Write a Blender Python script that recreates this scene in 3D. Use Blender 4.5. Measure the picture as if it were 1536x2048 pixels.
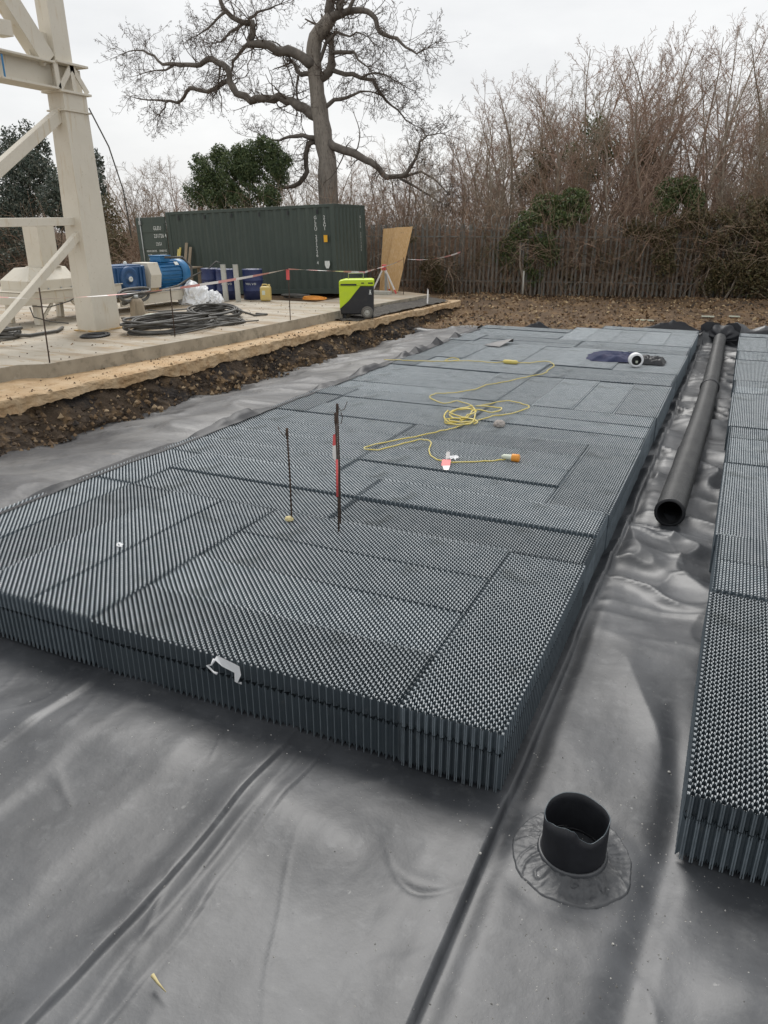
import bpy, bmesh, math, random
import numpy as np
from mathutils import Vector, Matrix

random.seed(7); rng = np.random.default_rng(7)
for o in list(bpy.data.objects): bpy.data.objects.remove(o)
S = bpy.context.scene
C = S.collection
R = math.radians

# ------------------------------------------------------------------ camera
CAM_H = 3.07; FPX = 1480.0; PITCH = 21.265; YAW = 24.865
cd = bpy.data.cameras.new('camera'); cam = bpy.data.objects.new('camera', cd); C.objects.link(cam)
cam.location = (0, 0, CAM_H); cam.rotation_euler = (R(90 - PITCH), 0, R(YAW))
cd.sensor_fit = 'AUTO'; cd.sensor_width = 36.0; cd.lens = 36.0 * FPX / 2048.0
cd.clip_start = 0.05; cd.clip_end = 1500
S.camera = cam

# ------------------------------------------------------------------ sky and sun (overcast)
SUN_EL = 50.0; SUN_AZ = -30.0          # azimuth: clockwise from +Y
W = bpy.data.worlds.new('World'); S.world = W; W.use_nodes = True
nt = W.node_tree; nt.nodes.clear()
def wn(t): return nt.nodes.new(t)
out = wn('ShaderNodeOutputWorld'); bg = wn('ShaderNodeBackground'); bg.inputs['Strength'].default_value = 0.1
sky = wn('ShaderNodeTexSky'); sky.sky_type = 'NISHITA'; sky.sun_disc = False
sky.sun_elevation = R(SUN_EL); sky.sun_rotation = R(SUN_AZ); sky.air_density = 1.0; sky.dust_density = 2.0
tc = wn('ShaderNodeTexCoord'); mp = wn('ShaderNodeMapping'); mp.inputs['Scale'].default_value = (1.6, 1.6, 4.5)
nz = wn('ShaderNodeTexNoise'); nz.inputs['Scale'].default_value = 1.9; nz.inputs['Detail'].default_value = 6; nz.inputs['Roughness'].default_value = 0.55
rp = wn('ShaderNodeValToRGB')
rp.color_ramp.elements[0].position = 0.30; rp.color_ramp.elements[0].color = (0.735, 0.745, 0.755, 1)
rp.color_ramp.elements[1].position = 0.72; rp.color_ramp.elements[1].color = (0.93, 0.93, 0.925, 1)
sc = wn('ShaderNodeMix'); sc.data_type = 'RGBA'; sc.blend_type = 'MULTIPLY'; sc.inputs[0].default_value = 1.0
sc.inputs[7].default_value = (7.7, 7.7, 7.7, 1)
mx = wn('ShaderNodeMix'); mx.data_type = 'RGBA'; mx.inputs[0].default_value = 0.95
L = nt.links.new
L(tc.outputs['Generated'], mp.inputs['Vector']); L(mp.outputs[0], nz.inputs['Vector']); L(nz.outputs['Fac'], rp.inputs[0])
L(rp.outputs[0], sc.inputs[6]); L(sky.outputs[0], mx.inputs[6]); L(sc.outputs[2], mx.inputs[7])
L(mx.outputs[2], bg.inputs['Color']); L(bg.outputs[0], out.inputs['Surface'])
sd = bpy.data.lights.new('sun', 'SUN'); sd.energy = 1.5; sd.angle = R(24); sd.color = (1.0, 0.975, 0.94)
sun = bpy.data.objects.new('sun', sd); C.objects.link(sun)
sv = Vector((math.sin(R(SUN_AZ)) * math.cos(R(SUN_EL)), math.cos(R(SUN_AZ)) * math.cos(R(SUN_EL)), math.sin(R(SUN_EL))))
sun.rotation_euler = sv.to_track_quat('Z', 'Y').to_euler(); sun.location = (-20, 30, 40)
VS = S.view_settings
VS.view_transform = 'Standard'; VS.look = 'None'; VS.exposure = 0.52; VS.gamma = 1.0; VS.use_curve_mapping = False

# ------------------------------------------------------------------ helpers
_rot = cam.rotation_euler.to_matrix()
def ray(x, y): return _rot @ Vector(((x - 768.0), (1024.0 - y), -FPX))
def at(x, y, Y):                       # photo pixel -> world point on the plane of depth Y
    d = ray(x, y); t = Y / d.y; return Vector((0, 0, CAM_H)) + d * t
def atz(x, y, z):
    d = ray(x, y); t = (z - CAM_H) / d.z; return Vector((0, 0, CAM_H)) + d * t

class MB:
    def __init__(s): s.v = []; s.f = []; s.m = []; s.sm = []
    def add(s, vs, fs, mi=0, smooth=False):
        b = len(s.v); s.v.extend([tuple(p) for p in vs])
        for f in fs: s.f.append(tuple(b + i for i in f)); s.m.append(mi); s.sm.append(smooth)
        return s
    def box(s, c, size, rz=0.0, mi=0, rot=None):
        hx, hy, hz = size[0] / 2, size[1] / 2, size[2] / 2
        M = rot if rot is not None else Matrix.Rotation(rz, 3, 'Z')
        vs = [Vector(c) + M @ Vector((sx * hx, sy * hy, sz * hz)) for sx in (-1, 1) for sy in (-1, 1) for sz in (-1, 1)]
        return s.add(vs, [(0, 1, 3, 2), (4, 6, 7, 5), (0, 4, 5, 1), (2, 3, 7, 6), (0, 2, 6, 4), (1, 5, 7, 3)], mi)
    def beam(s, a, b, w, h, up=(0, 0, 1), mi=0, w2=None, h2=None):     # rectangular bar from a to b
        a, b = Vector(a), Vector(b); d = (b - a).normalized(); x = d.cross(Vector(up)).normalized(); u = x.cross(d)
        w2 = w if w2 is None else w2; h2 = h if h2 is None else h2
        vs = []
        for p, ww, hh in ((a, w, h), (b, w2, h2)):
            for sx, su in ((-1, -1), (1, -1), (1, 1), (-1, 1)): vs.append(p + x * sx * ww / 2 + u * su * hh / 2)
        return s.add(vs, [(3, 2, 1, 0), (4, 5, 6, 7), (0, 1, 5, 4), (1, 2, 6, 5), (2, 3, 7, 6), (3, 0, 4, 7)], mi)
    def tube(s, pts, r, n=6, mi=0, cap=True, smooth=True):
        pts = [Vector(p) for p in pts]; k = len(pts); rs = r if hasattr(r, '__len__') else [r] * k
        vs = []; x = None
        for i, p in enumerate(pts):
            d = pts[min(i + 1, k - 1)] - pts[max(i - 1, 0)]
            d = d.normalized() if d.length > 1e-9 else Vector((0, 0, 1))
            if x is None: x = d.orthogonal().normalized()
            else:
                x = x - d * x.dot(d); x = x.normalized() if x.length > 1e-6 else d.orthogonal().normalized()
            y = d.cross(x)
            for j in range(n):
                a = 2 * math.pi * j / n; vs.append(p + (x * math.cos(a) + y * math.sin(a)) * rs[i])
        fs = [(i * n + j, i * n + (j + 1) % n, (i + 1) * n + (j + 1) % n, (i + 1) * n + j) for i in range(k - 1) for j in range(n)]
        if cap: fs += [tuple(range(n))[::-1], tuple((k - 1) * n + j for j in range(n))]
        return s.add(vs, fs, mi, smooth)
    def lathe(s, prof, c=(0, 0, 0), n=24, axis='Z', mi=0, smooth=True, rot=None):
        vs = []
        for (r, z) in prof:
            for j in range(n):
                a = 2 * math.pi * j / n
                p = (r * math.cos(a), r * math.sin(a), z)
                if axis == 'X': p = (p[2], p[0], p[1])
                if axis == 'Y': p = (p[0], p[2], p[1])
                p = Vector(p)
                if rot is not None: p = rot @ p
                vs.append(Vector(c) + p)
        k = len(prof)
        fs = [(i * n + j, i * n + (j + 1) % n, (i + 1) * n + (j + 1) % n, (i + 1) * n + j) for i in range(k - 1) for j in range(n)]
        return s.add(vs, fs, mi, smooth)
    def prism(s, poly, z0, z1, mi=0):          # vertical prism from xy polygon (ccw)
        n = len(poly); vs = [(x, y, z0) for x, y in poly] + [(x, y, z1) for x, y in poly]
        fs = [tuple(range(n))[::-1], tuple(range(n, 2 * n))] + [(i, (i + 1) % n, n + (i + 1) % n, n + i) for i in range(n)]
        return s.add(vs, fs, mi)
    def build(s, name, mats, parent=None, bevel=0.0, loc=None):
        me = bpy.data.meshes.new(name); me.from_pydata(s.v, [], s.f)
        for m in (mats if isinstance(mats, (list, tuple)) else [mats]): me.materials.append(m)
        me.polygons.foreach_set('material_index', s.m); me.polygons.foreach_set('use_smooth', s.sm); me.update()
        return link(name, me, parent, bevel, loc)

def link(name, me, parent=None, bevel=0.0, loc=None):
    o = bpy.data.objects.new(name, me); C.objects.link(o)
    if parent is not None: o.parent = parent
    if loc is not None: o.location = loc
    if bevel:
        b = o.modifiers.new('bevel', 'BEVEL'); b.width = bevel; b.segments = 2; b.limit_method = 'ANGLE'; b.angle_limit = R(40)
    return o
def npmesh(name, v, f, mats, parent=None, smooth=False, mi=None):
    v = np.asarray(v, dtype=np.float32); f = np.asarray(f, dtype=np.int32)
    me = bpy.data.meshes.new(name); k = f.shape[1]
    me.vertices.add(len(v)); me.vertices.foreach_set('co', v.ravel())
    me.loops.add(f.size); me.loops.foreach_set('vertex_index', f.ravel())
    me.polygons.add(len(f)); me.polygons.foreach_set('loop_start', np.arange(0, f.size, k, dtype=np.int32))
    me.polygons.foreach_set('use_smooth', np.full(len(f), smooth))
    for m in (mats if isinstance(mats, (list, tuple)) else [mats]): me.materials.append(m)
    if mi is not None: me.polygons.foreach_set('material_index', np.asarray(mi, dtype=np.int32))
    me.update(calc_edges=True)
    return link(name, me, parent)
def tag(o, label=None, cat=None, group=None, kind=None):
    if label: o['label'] = label
    if cat: o['category'] = cat
    if group: o['group'] = group
    if kind: o['kind'] = kind
    return o
def empty(name, loc=(0, 0, 0), rz=0.0):
    o = bpy.data.objects.new(name, None); C.objects.link(o); o.location = loc; o.rotation_euler = (0, 0, rz); o.empty_display_size = 0.1
    return o
def copy_tree(o, parent=None):
    c = o.copy(); C.objects.link(c); c.parent = parent
    for ch in list(o.children): copy_tree(ch, c)
    return c

# smooth value noise in numpy
def vnoise(x, y, seed=0):
    xi = np.floor(x).astype(np.int64); yi = np.floor(y).astype(np.int64); xf = x - xi; yf = y - yi
    def h(a, b):
        n = (a * 374761393 + b * 668265263 + seed * 1442695041) & 0xffffffff
        n = ((n ^ (n >> 13)) * 1274126177) & 0xffffffff
        return ((n ^ (n >> 16)) & 0xffff) / 65535.0
    u = xf * xf * xf * (xf * (xf * 6 - 15) + 10); w = yf * yf * yf * (yf * (yf * 6 - 15) + 10)
    return (h(xi, yi) * (1 - u) + h(xi + 1, yi) * u) * (1 - w) + (h(xi, yi + 1) * (1 - u) + h(xi + 1, yi + 1) * u) * w
def fbm(x, y, seed=0, o=4, g=0.5):
    t = 0; a = 1.0; s = 0
    for i in range(o): t = t + a * vnoise(x * 2 ** i, y * 2 ** i, seed + i * 17); s += a; a *= g
    return t / s
def sst(a, b, x): t = np.clip((x - a) / (b - a), 0, 1); return t * t * (3 - 2 * t)

# ------------------------------------------------------------------ materials
def mat(name, col, rough=0.6, metal=0.0, spec=0.5, noise=None, bump=None, ior=None, island=None, coat=0.0, trans=None, objvar=None):
    """noise: list of (scale, colour, lo, hi[, stretch]) layered over col; bump: (scale, strength, distance); island: colour variation per leaf/twig"""
    m = bpy.data.materials.new(name); m.use_nodes = True; n = m.node_tree; b = n.nodes['Principled BSDF']
    b.inputs['Roughness'].default_value = rough; b.inputs['Metallic'].default_value = metal; b.inputs['Specular IOR Level'].default_value = spec
    if ior: b.inputs['IOR'].default_value = ior
    if coat: b.inputs['Coat Weight'].default_value = coat; b.inputs['Coat Roughness'].default_value = 0.25
    src = None
    t = n.nodes.new('ShaderNodeTexCoord')
    def colour(c): 
        r = n.nodes.new('ShaderNodeRGB'); r.outputs[0].default_value = (*c, 1); return r.outputs[0]
    src = colour(col)
    for layer in (noise or []):
        s, c2, lo, hi = layer[:4]; st = layer[4] if len(layer) > 4 else (1, 1, 1)
        mpn = n.nodes.new('ShaderNodeMapping'); mpn.inputs['Scale'].default_value = st
        n.links.new(t.outputs['Object'], mpn.inputs[0])
        x = n.nodes.new('ShaderNodeTexNoise'); x.inputs['Scale'].default_value = s; x.inputs['Detail'].default_value = 7; x.inputs['Roughness'].default_value = 0.62
        n.links.new(mpn.outputs[0], x.inputs['Vector'])
        mr = n.nodes.new('ShaderNodeMapRange'); mr.inputs[1].default_value = lo; mr.inputs[2].default_value = hi
        n.links.new(x.outputs['Fac'], mr.inputs[0])
        k = n.nodes.new('ShaderNodeMix'); k.data_type = 'RGBA'; n.links.new(mr.outputs[0], k.inputs[0])
        n.links.new(src, k.inputs[6]); n.links.new(colour(c2), k.inputs[7]); src = k.outputs[2]
    if island:
        g = n.nodes.new('ShaderNodeNewGeometry'); rr = n.nodes.new('ShaderNodeValToRGB')
        els = rr.color_ramp.elements
        while len(els) < len(island): els.new(0.5)
        for i, c in enumerate(island): els[i].position = i / max(1, len(island) - 1); els[i].color = (*c, 1)
        n.links.new(g.outputs['Random Per Island'], rr.inputs[0]); src = rr.outputs[0]
    if objvar:                                  # random tone per object, painting in the brightness differences of differently laid blocks
        oi = n.nodes.new('ShaderNodeObjectInfo'); mr = n.nodes.new('ShaderNodeMapRange'); mr.inputs[3].default_value = objvar[0]; mr.inputs[4].default_value = objvar[1]
        hs = n.nodes.new('ShaderNodeHueSaturation'); n.links.new(oi.outputs['Random'], mr.inputs[0]); n.links.new(mr.outputs[0], hs.inputs['Value']); n.links.new(src, hs.inputs['Color']); src = hs.outputs[0]
    n.links.new(src, b.inputs['Base Color'])
    if bump:
        x = n.nodes.new('ShaderNodeTexNoise'); x.inputs['Scale'].default_value = bump[0]; x.inputs['Detail'].default_value = 8; x.inputs['Roughness'].default_value = 0.65
        n.links.new(t.outputs['Object'], x.inputs['Vector'])
        bp = n.nodes.new('ShaderNodeBump'); bp.inputs['Strength'].default_value = bump[1]; bp.inputs['Distance'].default_value = bump[2]
        n.links.new(x.outputs['Fac'], bp.inputs['Height']); n.links.new(bp.outputs[0], b.inputs['Normal'])
    if trans:
        tr = n.nodes.new('ShaderNodeBsdfTranslucent'); n.links.new(src, tr.inputs['Color'])
        ms = n.nodes.new('ShaderNodeMixShader'); ms.inputs[0].default_value = trans
        n.links.new(b.outputs[0], ms.inputs[1]); n.links.new(tr.outputs[0], ms.inputs[2])
        n.links.new(ms.outputs[0], n.nodes['Material Output'].inputs['Surface'])
    return m

M = {}
M['liner'] = mat('black_membrane', (0.024, 0.0265, 0.031), 0.46, ior=1.62, noise=[(0.55, (0.066, 0.070, 0.077), 0.42, 0.60, (0.8, 1.1, 1)), (3.5, (0.032, 0.035, 0.040), 0.50, 0.72), (9, (0.082, 0.086, 0.091), 0.55, 0.78), (2.4, (0.22, 0.22, 0.215), 0.69, 0.80, (3, 1.2, 1)), (5, (0.34, 0.335, 0.32), 0.745, 0.79, (1, 3.5, 1)), (22, (0.19, 0.19, 0.187), 0.68, 0.76), (70, (0.34, 0.335, 0.325), 0.715, 0.765)], bump=(18, 0.16, 0.010))
M['geotex'] = mat('geotextile_sheet', (0.070, 0.070, 0.073), 0.50, noise=[(0.9, (0.150, 0.147, 0.145), 0.44, 0.60, (0.6, 1.6, 1)), (5, (0.065, 0.063, 0.062), 0.54, 0.70), (14, (0.16, 0.152, 0.14), 0.56, 0.8), (3.3, (0.20, 0.15, 0.10), 0.66, 0.78)], bump=(14, 0.3, 0.02))
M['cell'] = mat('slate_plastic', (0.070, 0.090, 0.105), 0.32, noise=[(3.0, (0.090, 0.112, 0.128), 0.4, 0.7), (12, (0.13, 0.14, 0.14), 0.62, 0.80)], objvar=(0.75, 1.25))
M['edge'] = mat('worn_highlit_edge', (0.20, 0.235, 0.26), 0.35, noise=[(9, (0.14, 0.165, 0.185), 0.45, 0.7)], objvar=(0.75, 1.2))  # outer rib edges: scuffing plus their highlight, put into one lighter colour
M['rim'] = mat('cut_rim_sky_sheen', (0.72, 0.765, 0.785), 0.4, noise=[(40, (0.90, 0.92, 0.93), 0.45, 0.65), (5, (0.58, 0.63, 0.655), 0.45, 0.75), (2.2, (0.40, 0.42, 0.40), 0.60, 0.74)], objvar=(0.82, 1.05))  # pale cut ends, with the sky's reflection also put into the colour
M['concrete'] = mat('slab_concrete', (0.37, 0.33, 0.26), 0.7, noise=[(0.9, (0.48, 0.435, 0.36), 0.38, 0.68), (0.8, (0.27, 0.205, 0.13), 0.47, 0.60, (0.6, 2.2, 1)), (2.6, (0.33, 0.235, 0.13), 0.53, 0.66, (0.6, 1.8, 1)), (7, (0.20, 0.165, 0.12), 0.60, 0.72), (18, (0.40, 0.36, 0.30), 0.55, 0.8)], bump=(20, 0.25, 0.012))
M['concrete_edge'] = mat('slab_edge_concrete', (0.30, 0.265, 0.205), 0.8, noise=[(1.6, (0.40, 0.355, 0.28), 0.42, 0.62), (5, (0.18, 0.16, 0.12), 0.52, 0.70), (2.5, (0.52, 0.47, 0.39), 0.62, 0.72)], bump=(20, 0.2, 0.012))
M['ledge'] = mat('sandy_lean_concrete', (0.47, 0.32, 0.175), 0.9, noise=[(2.2, (0.56, 0.43, 0.28), 0.4, 0.7), (5, (0.33, 0.20, 0.10), 0.52, 0.70), (30, (0.50, 0.36, 0.22), 0.5, 0.8)], bump=(22, 0.5, 0.02))
M['soil'] = mat('dark_soil', (0.085, 0.06, 0.04), 0.95, noise=[(1.4, (0.030, 0.025, 0.023), 0.44, 0.56), (2.6, (0.32, 0.205, 0.10), 0.54, 0.72), (16, (0.10, 0.075, 0.05), 0.5, 0.8)], bump=(18, 0.9, 0.05))
M['ground'] = mat('leaf_litter_earth', (0.12, 0.075, 0.042), 0.95, noise=[(1.1, (0.21, 0.13, 0.065), 0.46, 0.62), (7, (0.06, 0.045, 0.03), 0.5, 0.75), (30, (0.20, 0.145, 0.08), 0.55, 0.78)], bump=(15, 0.8, 0.05))
M['gravel'] = mat('dark_gravel', (0.085, 0.078, 0.07), 0.9, noise=[(25, (0.17, 0.155, 0.135), 0.5, 0.68), (3, (0.11, 0.098, 0.083), 0.4, 0.7)], bump=(35, 1.0, 0.04))
M['cream'] = mat('cream_paint', (0.68, 0.635, 0.54), 0.5, noise=[(1.2, (0.60, 0.555, 0.46), 0.4, 0.75), (5, (0.50, 0.385, 0.22), 0.58, 0.76, (2.5, 2.5, 0.22)), (16, (0.42, 0.36, 0.26), 0.62, 0.8), (60, (0.30, 0.20, 0.10), 0.72, 0.78)], bump=(8, 0.06, 0.01))
M['rust'] = mat('rust_stain', (0.50, 0.32, 0.12), 0.8, noise=[(9, (0.55, 0.46, 0.32), 0.45, 0.6)])
M['green'] = mat('container_green', (0.046, 0.064, 0.053), 0.55, noise=[(0.8, (0.060, 0.079, 0.066), 0.4, 0.7), (5, (0.085, 0.094, 0.075), 0.58, 0.8, (3, 3, 0.4)), (14, (0.075, 0.060, 0.04), 0.72, 0.80)])
M['white'] = mat('white_paint', (0.72, 0.74, 0.71), 0.6, noise=[(20, (0.5, 0.52, 0.5), 0.55, 0.75)])
M['plastic_white'] = mat('white_sheet_plastic', (0.78, 0.79, 0.80), 0.45, noise=[(6, (0.68, 0.69, 0.70), 0.5, 0.75)])
M['tape_white'] = mat('tape_white', (0.80, 0.77, 0.74), 0.5)
M['tape_red'] = mat('tape_red', (0.70, 0.11, 0.11), 0.5)
M['tape_pink'] = mat('faded_tape_red', (0.72, 0.36, 0.33), 0.5)
M['blue'] = mat('gearbox_blue', (0.022, 0.080, 0.20), 0.45, noise=[(5, (0.035, 0.10, 0.22), 0.45, 0.7), (20, (0.09, 0.11, 0.13), 0.68, 0.8)])
M['blue_motor'] = mat('motor_blue', (0.022, 0.15, 0.34), 0.42, noise=[(5, (0.03, 0.18, 0.38), 0.45, 0.7)])
M['blue_drum'] = mat('drum_blue', (0.018, 0.030, 0.105), 0.45, noise=[(4, (0.028, 0.040, 0.12), 0.45, 0.7), (16, (0.10, 0.09, 0.11), 0.70, 0.8)])
M['lime'] = mat('lime_plastic', (0.55, 0.72, 0.02), 0.45, noise=[(6, (0.48, 0.64, 0.04), 0.45, 0.75)])
M['black'] = mat('black_plastic', (0.020, 0.021, 0.024), 0.5, noise=[(9, (0.036, 0.035, 0.034), 0.5, 0.75)])
M['pipe'] = mat('pipe_black_dusty', (0.060, 0.061, 0.062), 0.42, noise=[(3, (0.085, 0.086, 0.085), 0.4, 0.7), (25, (0.12, 0.119, 0.114), 0.55, 0.75)])
M['collar'] = mat('collar_membrane', (0.055, 0.058, 0.063), 0.45, ior=1.6, noise=[(7, (0.085, 0.087, 0.09), 0.5, 0.7), (26, (0.42, 0.42, 0.41), 0.66, 0.73)], bump=(24, 0.35, 0.012))
M['sleeve'] = mat('sleeve_black', (0.014, 0.015, 0.019), 0.55, noise=[(8, (0.022, 0.024, 0.029), 0.45, 0.7)], bump=(9, 0.2, 0.01))
M['cable'] = mat('cable_grey', (0.075, 0.072, 0.066), 0.6, noise=[(6, (0.13, 0.125, 0.112), 0.45, 0.7)])
M['cord'] = mat('cord_yellow', (0.60, 0.48, 0.10), 0.5, noise=[(8, (0.62, 0.55, 0.26), 0.45, 0.7)])
M['orange'] = mat('orange_plastic', (0.75, 0.30, 0.04), 0.5)
M['pale'] = mat('pale_plastic', (0.62, 0.66, 0.55), 0.5)
M['steel'] = mat('galvanised_steel', (0.40, 0.41, 0.40), 0.45, metal=0.6, noise=[(8, (0.5, 0.5, 0.48), 0.45, 0.7)])
M['rebar'] = mat('rusty_rebar', (0.060, 0.042, 0.033), 0.8, metal=0.2, noise=[(30, (0.11, 0.065, 0.04), 0.5, 0.7)])
M['osb'] = mat('strand_board', (0.62, 0.385, 0.17), 0.75, noise=[(9, (0.70, 0.48, 0.26), 0.42, 0.62, (3, 3, 1)), (14, (0.36, 0.20, 0.08), 0.58, 0.74, (2, 2, 0.8))])
M['yellow'] = mat('yellow_jerrycan', (0.62, 0.47, 0.15), 0.5, noise=[(5, (0.56, 0.44, 0.20), 0.45, 0.7)])
M['post'] = mat('pale_post', (0.47, 0.46, 0.41), 0.6, noise=[(5, (0.38, 0.37, 0.33), 0.45, 0.7, (2, 2, .4))])
M['timber'] = mat('weathered_timber', (0.30, 0.24, 0.17), 0.8, noise=[(6, (0.20, 0.16, 0.11), 0.45, 0.7, (3, 3, .4))])
M['fence'] = mat('weathered_palisade', (0.205, 0.20, 0.18), 0.7, noise=[(2.2, (0.12, 0.113, 0.10), 0.45, 0.7), (9, (0.15, 0.10, 0.06), 0.6, 0.75, (2, 2, .5))])
M['oakbark'] = mat('oak_bark', (0.23, 0.205, 0.175), 0.9, noise=[(2.5, (0.32, 0.285, 0.245), 0.42, 0.65, (2, 2, .5)), (9, (0.09, 0.075, 0.062), 0.52, 0.72, (3, 3, .6))], bump=(14, 0.8, 0.05))
M['limb'] = mat('dark_limb_bark', (0.13, 0.115, 0.10), 0.9, noise=[(4, (0.20, 0.175, 0.15), 0.45, 0.7)], bump=(14, 0.6, 0.03))
M['twig_oak'] = mat('oak_twig', (0.115, 0.09, 0.072), 0.9)
TW = [('twig_pink', (0.37, 0.26, 0.20)), ('twig_grey', (0.33, 0.28, 0.215)), ('twig_brown', (0.30, 0.205, 0.135))]
for k, c in TW: M[k] = mat(k, c, 0.9, noise=[(0.7, tuple(v * 0.75 for v in c), 0.45, 0.7)])
M['trunk_grey'] = mat('sapling_bark', (0.26, 0.215, 0.17), 0.9, noise=[(2, (0.34, 0.295, 0.235), 0.45, 0.7)])
M['leaf_dark'] = mat('evergreen_leaf', (0.04, 0.07, 0.03), 0.5, island=[(0.045, 0.075, 0.035), (0.075, 0.115, 0.048), (0.12, 0.16, 0.062), (0.17, 0.20, 0.085)], trans=0.2)
M['leaf_blue'] = mat('conifer_leaf', (0.04, 0.07, 0.03), 0.5, island=[(0.045, 0.066, 0.052), (0.07, 0.095, 0.075), (0.11, 0.13, 0.10), (0.18, 0.175, 0.135)], trans=0.12)
M['ivy'] = mat('ivy_leaf', (0.04, 0.07, 0.03), 0.45, island=[(0.04, 0.07, 0.025), (0.075, 0.115, 0.035), (0.115, 0.15, 0.05), (0.16, 0.155, 0.07)], trans=0.12)
M['ivy_dull'] = mat('dull_ivy_leaf', (0.04, 0.07, 0.03), 0.55, island=[(0.060, 0.055, 0.028), (0.12, 0.095, 0.045), (0.18, 0.13, 0.065), (0.095, 0.11, 0.04)], trans=0.1)
M['litter'] = mat('dead_leaf', (0.2, 0.12, 0.06), 0.8, island=[(0.05, 0.033, 0.02), (0.14, 0.082, 0.04), (0.25, 0.15, 0.075), (0.50, 0.38, 0.22)])
M['bramble'] = mat('bramble_cane', (0.15, 0.10, 0.07), 0.85, island=[(0.14, 0.10, 0.07), (0.27, 0.19, 0.13), (0.42, 0.32, 0.235), (0.30, 0.17, 0.11)])
M['crumb'] = mat('white_crumb', (0.55, 0.54, 0.50), 0.9, island=[(0.16, 0.155, 0.145), (0.34, 0.33, 0.31), (0.55, 0.54, 0.51)])
M['clod'] = mat('soil_clod', (0.12, 0.08, 0.05), 0.95, island=[(0.030, 0.025, 0.022), (0.085, 0.060, 0.040), (0.20, 0.13, 0.07), (0.36, 0.27, 0.17)])
M['stone'] = mat('grey_stone', (0.30, 0.27, 0.25), 0.9, noise=[(12, (0.42, 0.39, 0.36), 0.45, 0.7)])
M['navy'] = mat('navy_cloth', (0.030, 0.038, 0.085), 0.9, noise=[(6, (0.055, 0.055, 0.10), 0.45, 0.7)])
M['straw'] = mat('straw', (0.55, 0.47, 0.25), 0.8)
M['amber'] = mat('amber_sticker', (0.80, 0.42, 0.02), 0.5)
# ================================================================== THE SETTING
BH = 0.42                                   # height of a block
def ledge_x(Y): return -9.10 + (Y - 7.0) * 0.055      # top edge of the sandy ledge on the left of the pit
def grid(xs, ys, zf, name, m, smooth=True, parent=None, split=None):
    Xg, Yg = np.meshgrid(xs, ys); Z = zf(Xg, Yg)
    v = np.stack([Xg, Yg, Z], -1).reshape(-1, 3); nx = len(xs); ny = len(ys)
    i = np.arange(nx - 1)[None, :] + np.arange(ny - 1)[:, None] * nx
    f = np.stack([i, i + 1, i + 1 + nx, i + nx], -1).reshape(-1, 4)
    mi = None if split is None else (v[f].mean(1)[:, 0] > split)
    return npmesh(name, v, f, m, parent, smooth, mi)
def seg(*parts):
    o = []
    for a, b, st in parts: o.append(np.arange(a, b, st))
    return np.concatenate(o + [np.array([parts[-1][1]])])

# ground: one sheet to the horizon, with the pit sunk into it
FY0, FS = 28.93, 0.245                      # fence line  Y = FY0 + FS * X
def bank_y(x): return 22.85 + 0.44 * np.clip(x, -6.6, 3)
def ground_z(x, y):
    n = fbm(x * 0.8, y * 0.8, 3, 5)
    lx = ledge_x(y)
    out_l = sst(lx - 0.30, lx - 0.42, x)
    yb = bank_y(x); u = (y - yb) / (FY0 + FS * x - 1.0 - yb)
    far = 0.30 * sst(-0.06, 0.06, u) + 0.38 * sst(0.0, 0.9, u) + sst(30, 45, y) * 0.1 + (n - 0.5) * 0.30 * sst(0.0, 0.2, u)
    right = sst(5.2, 5.9, x); near = sst(0.35, -0.1, y) * 1.35
    left_z = 0.70 - 0.03 * sst(-12, -20, x) + (n - 0.5) * 0.06
    z = -0.16 + 0 * x
    z = np.maximum(z, far - 0.16 * (1 - sst(-0.06, 0.06, u)))
    z = np.where(right > 0, np.maximum(z, right * 0.8), z)
    z = np.maximum(z, near - 0.16)
    z = z * (1 - out_l) + np.maximum(left_z, far * 0.95) * out_l
    # ground behind the slab, level with it
    back = sst(18.2, 19.0, y) * sst(-10.6, -11.3, x) * 0.22
    return z + back
xs = seg((-160, -40, 10), (-40, -14, 1.0), (-14, 6.5, 0.10), (6.5, 20, 1.0), (20, 140, 10))
ys = seg((-60, -2, 6), (-2, 6, 0.16), (6, 19, 0.4), (19, 30, 0.09), (30, 60, 1.5), (60, 400, 20))
tag(grid(xs, ys, ground_z, 'ground', M['ground']), kind='structure')

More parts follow.
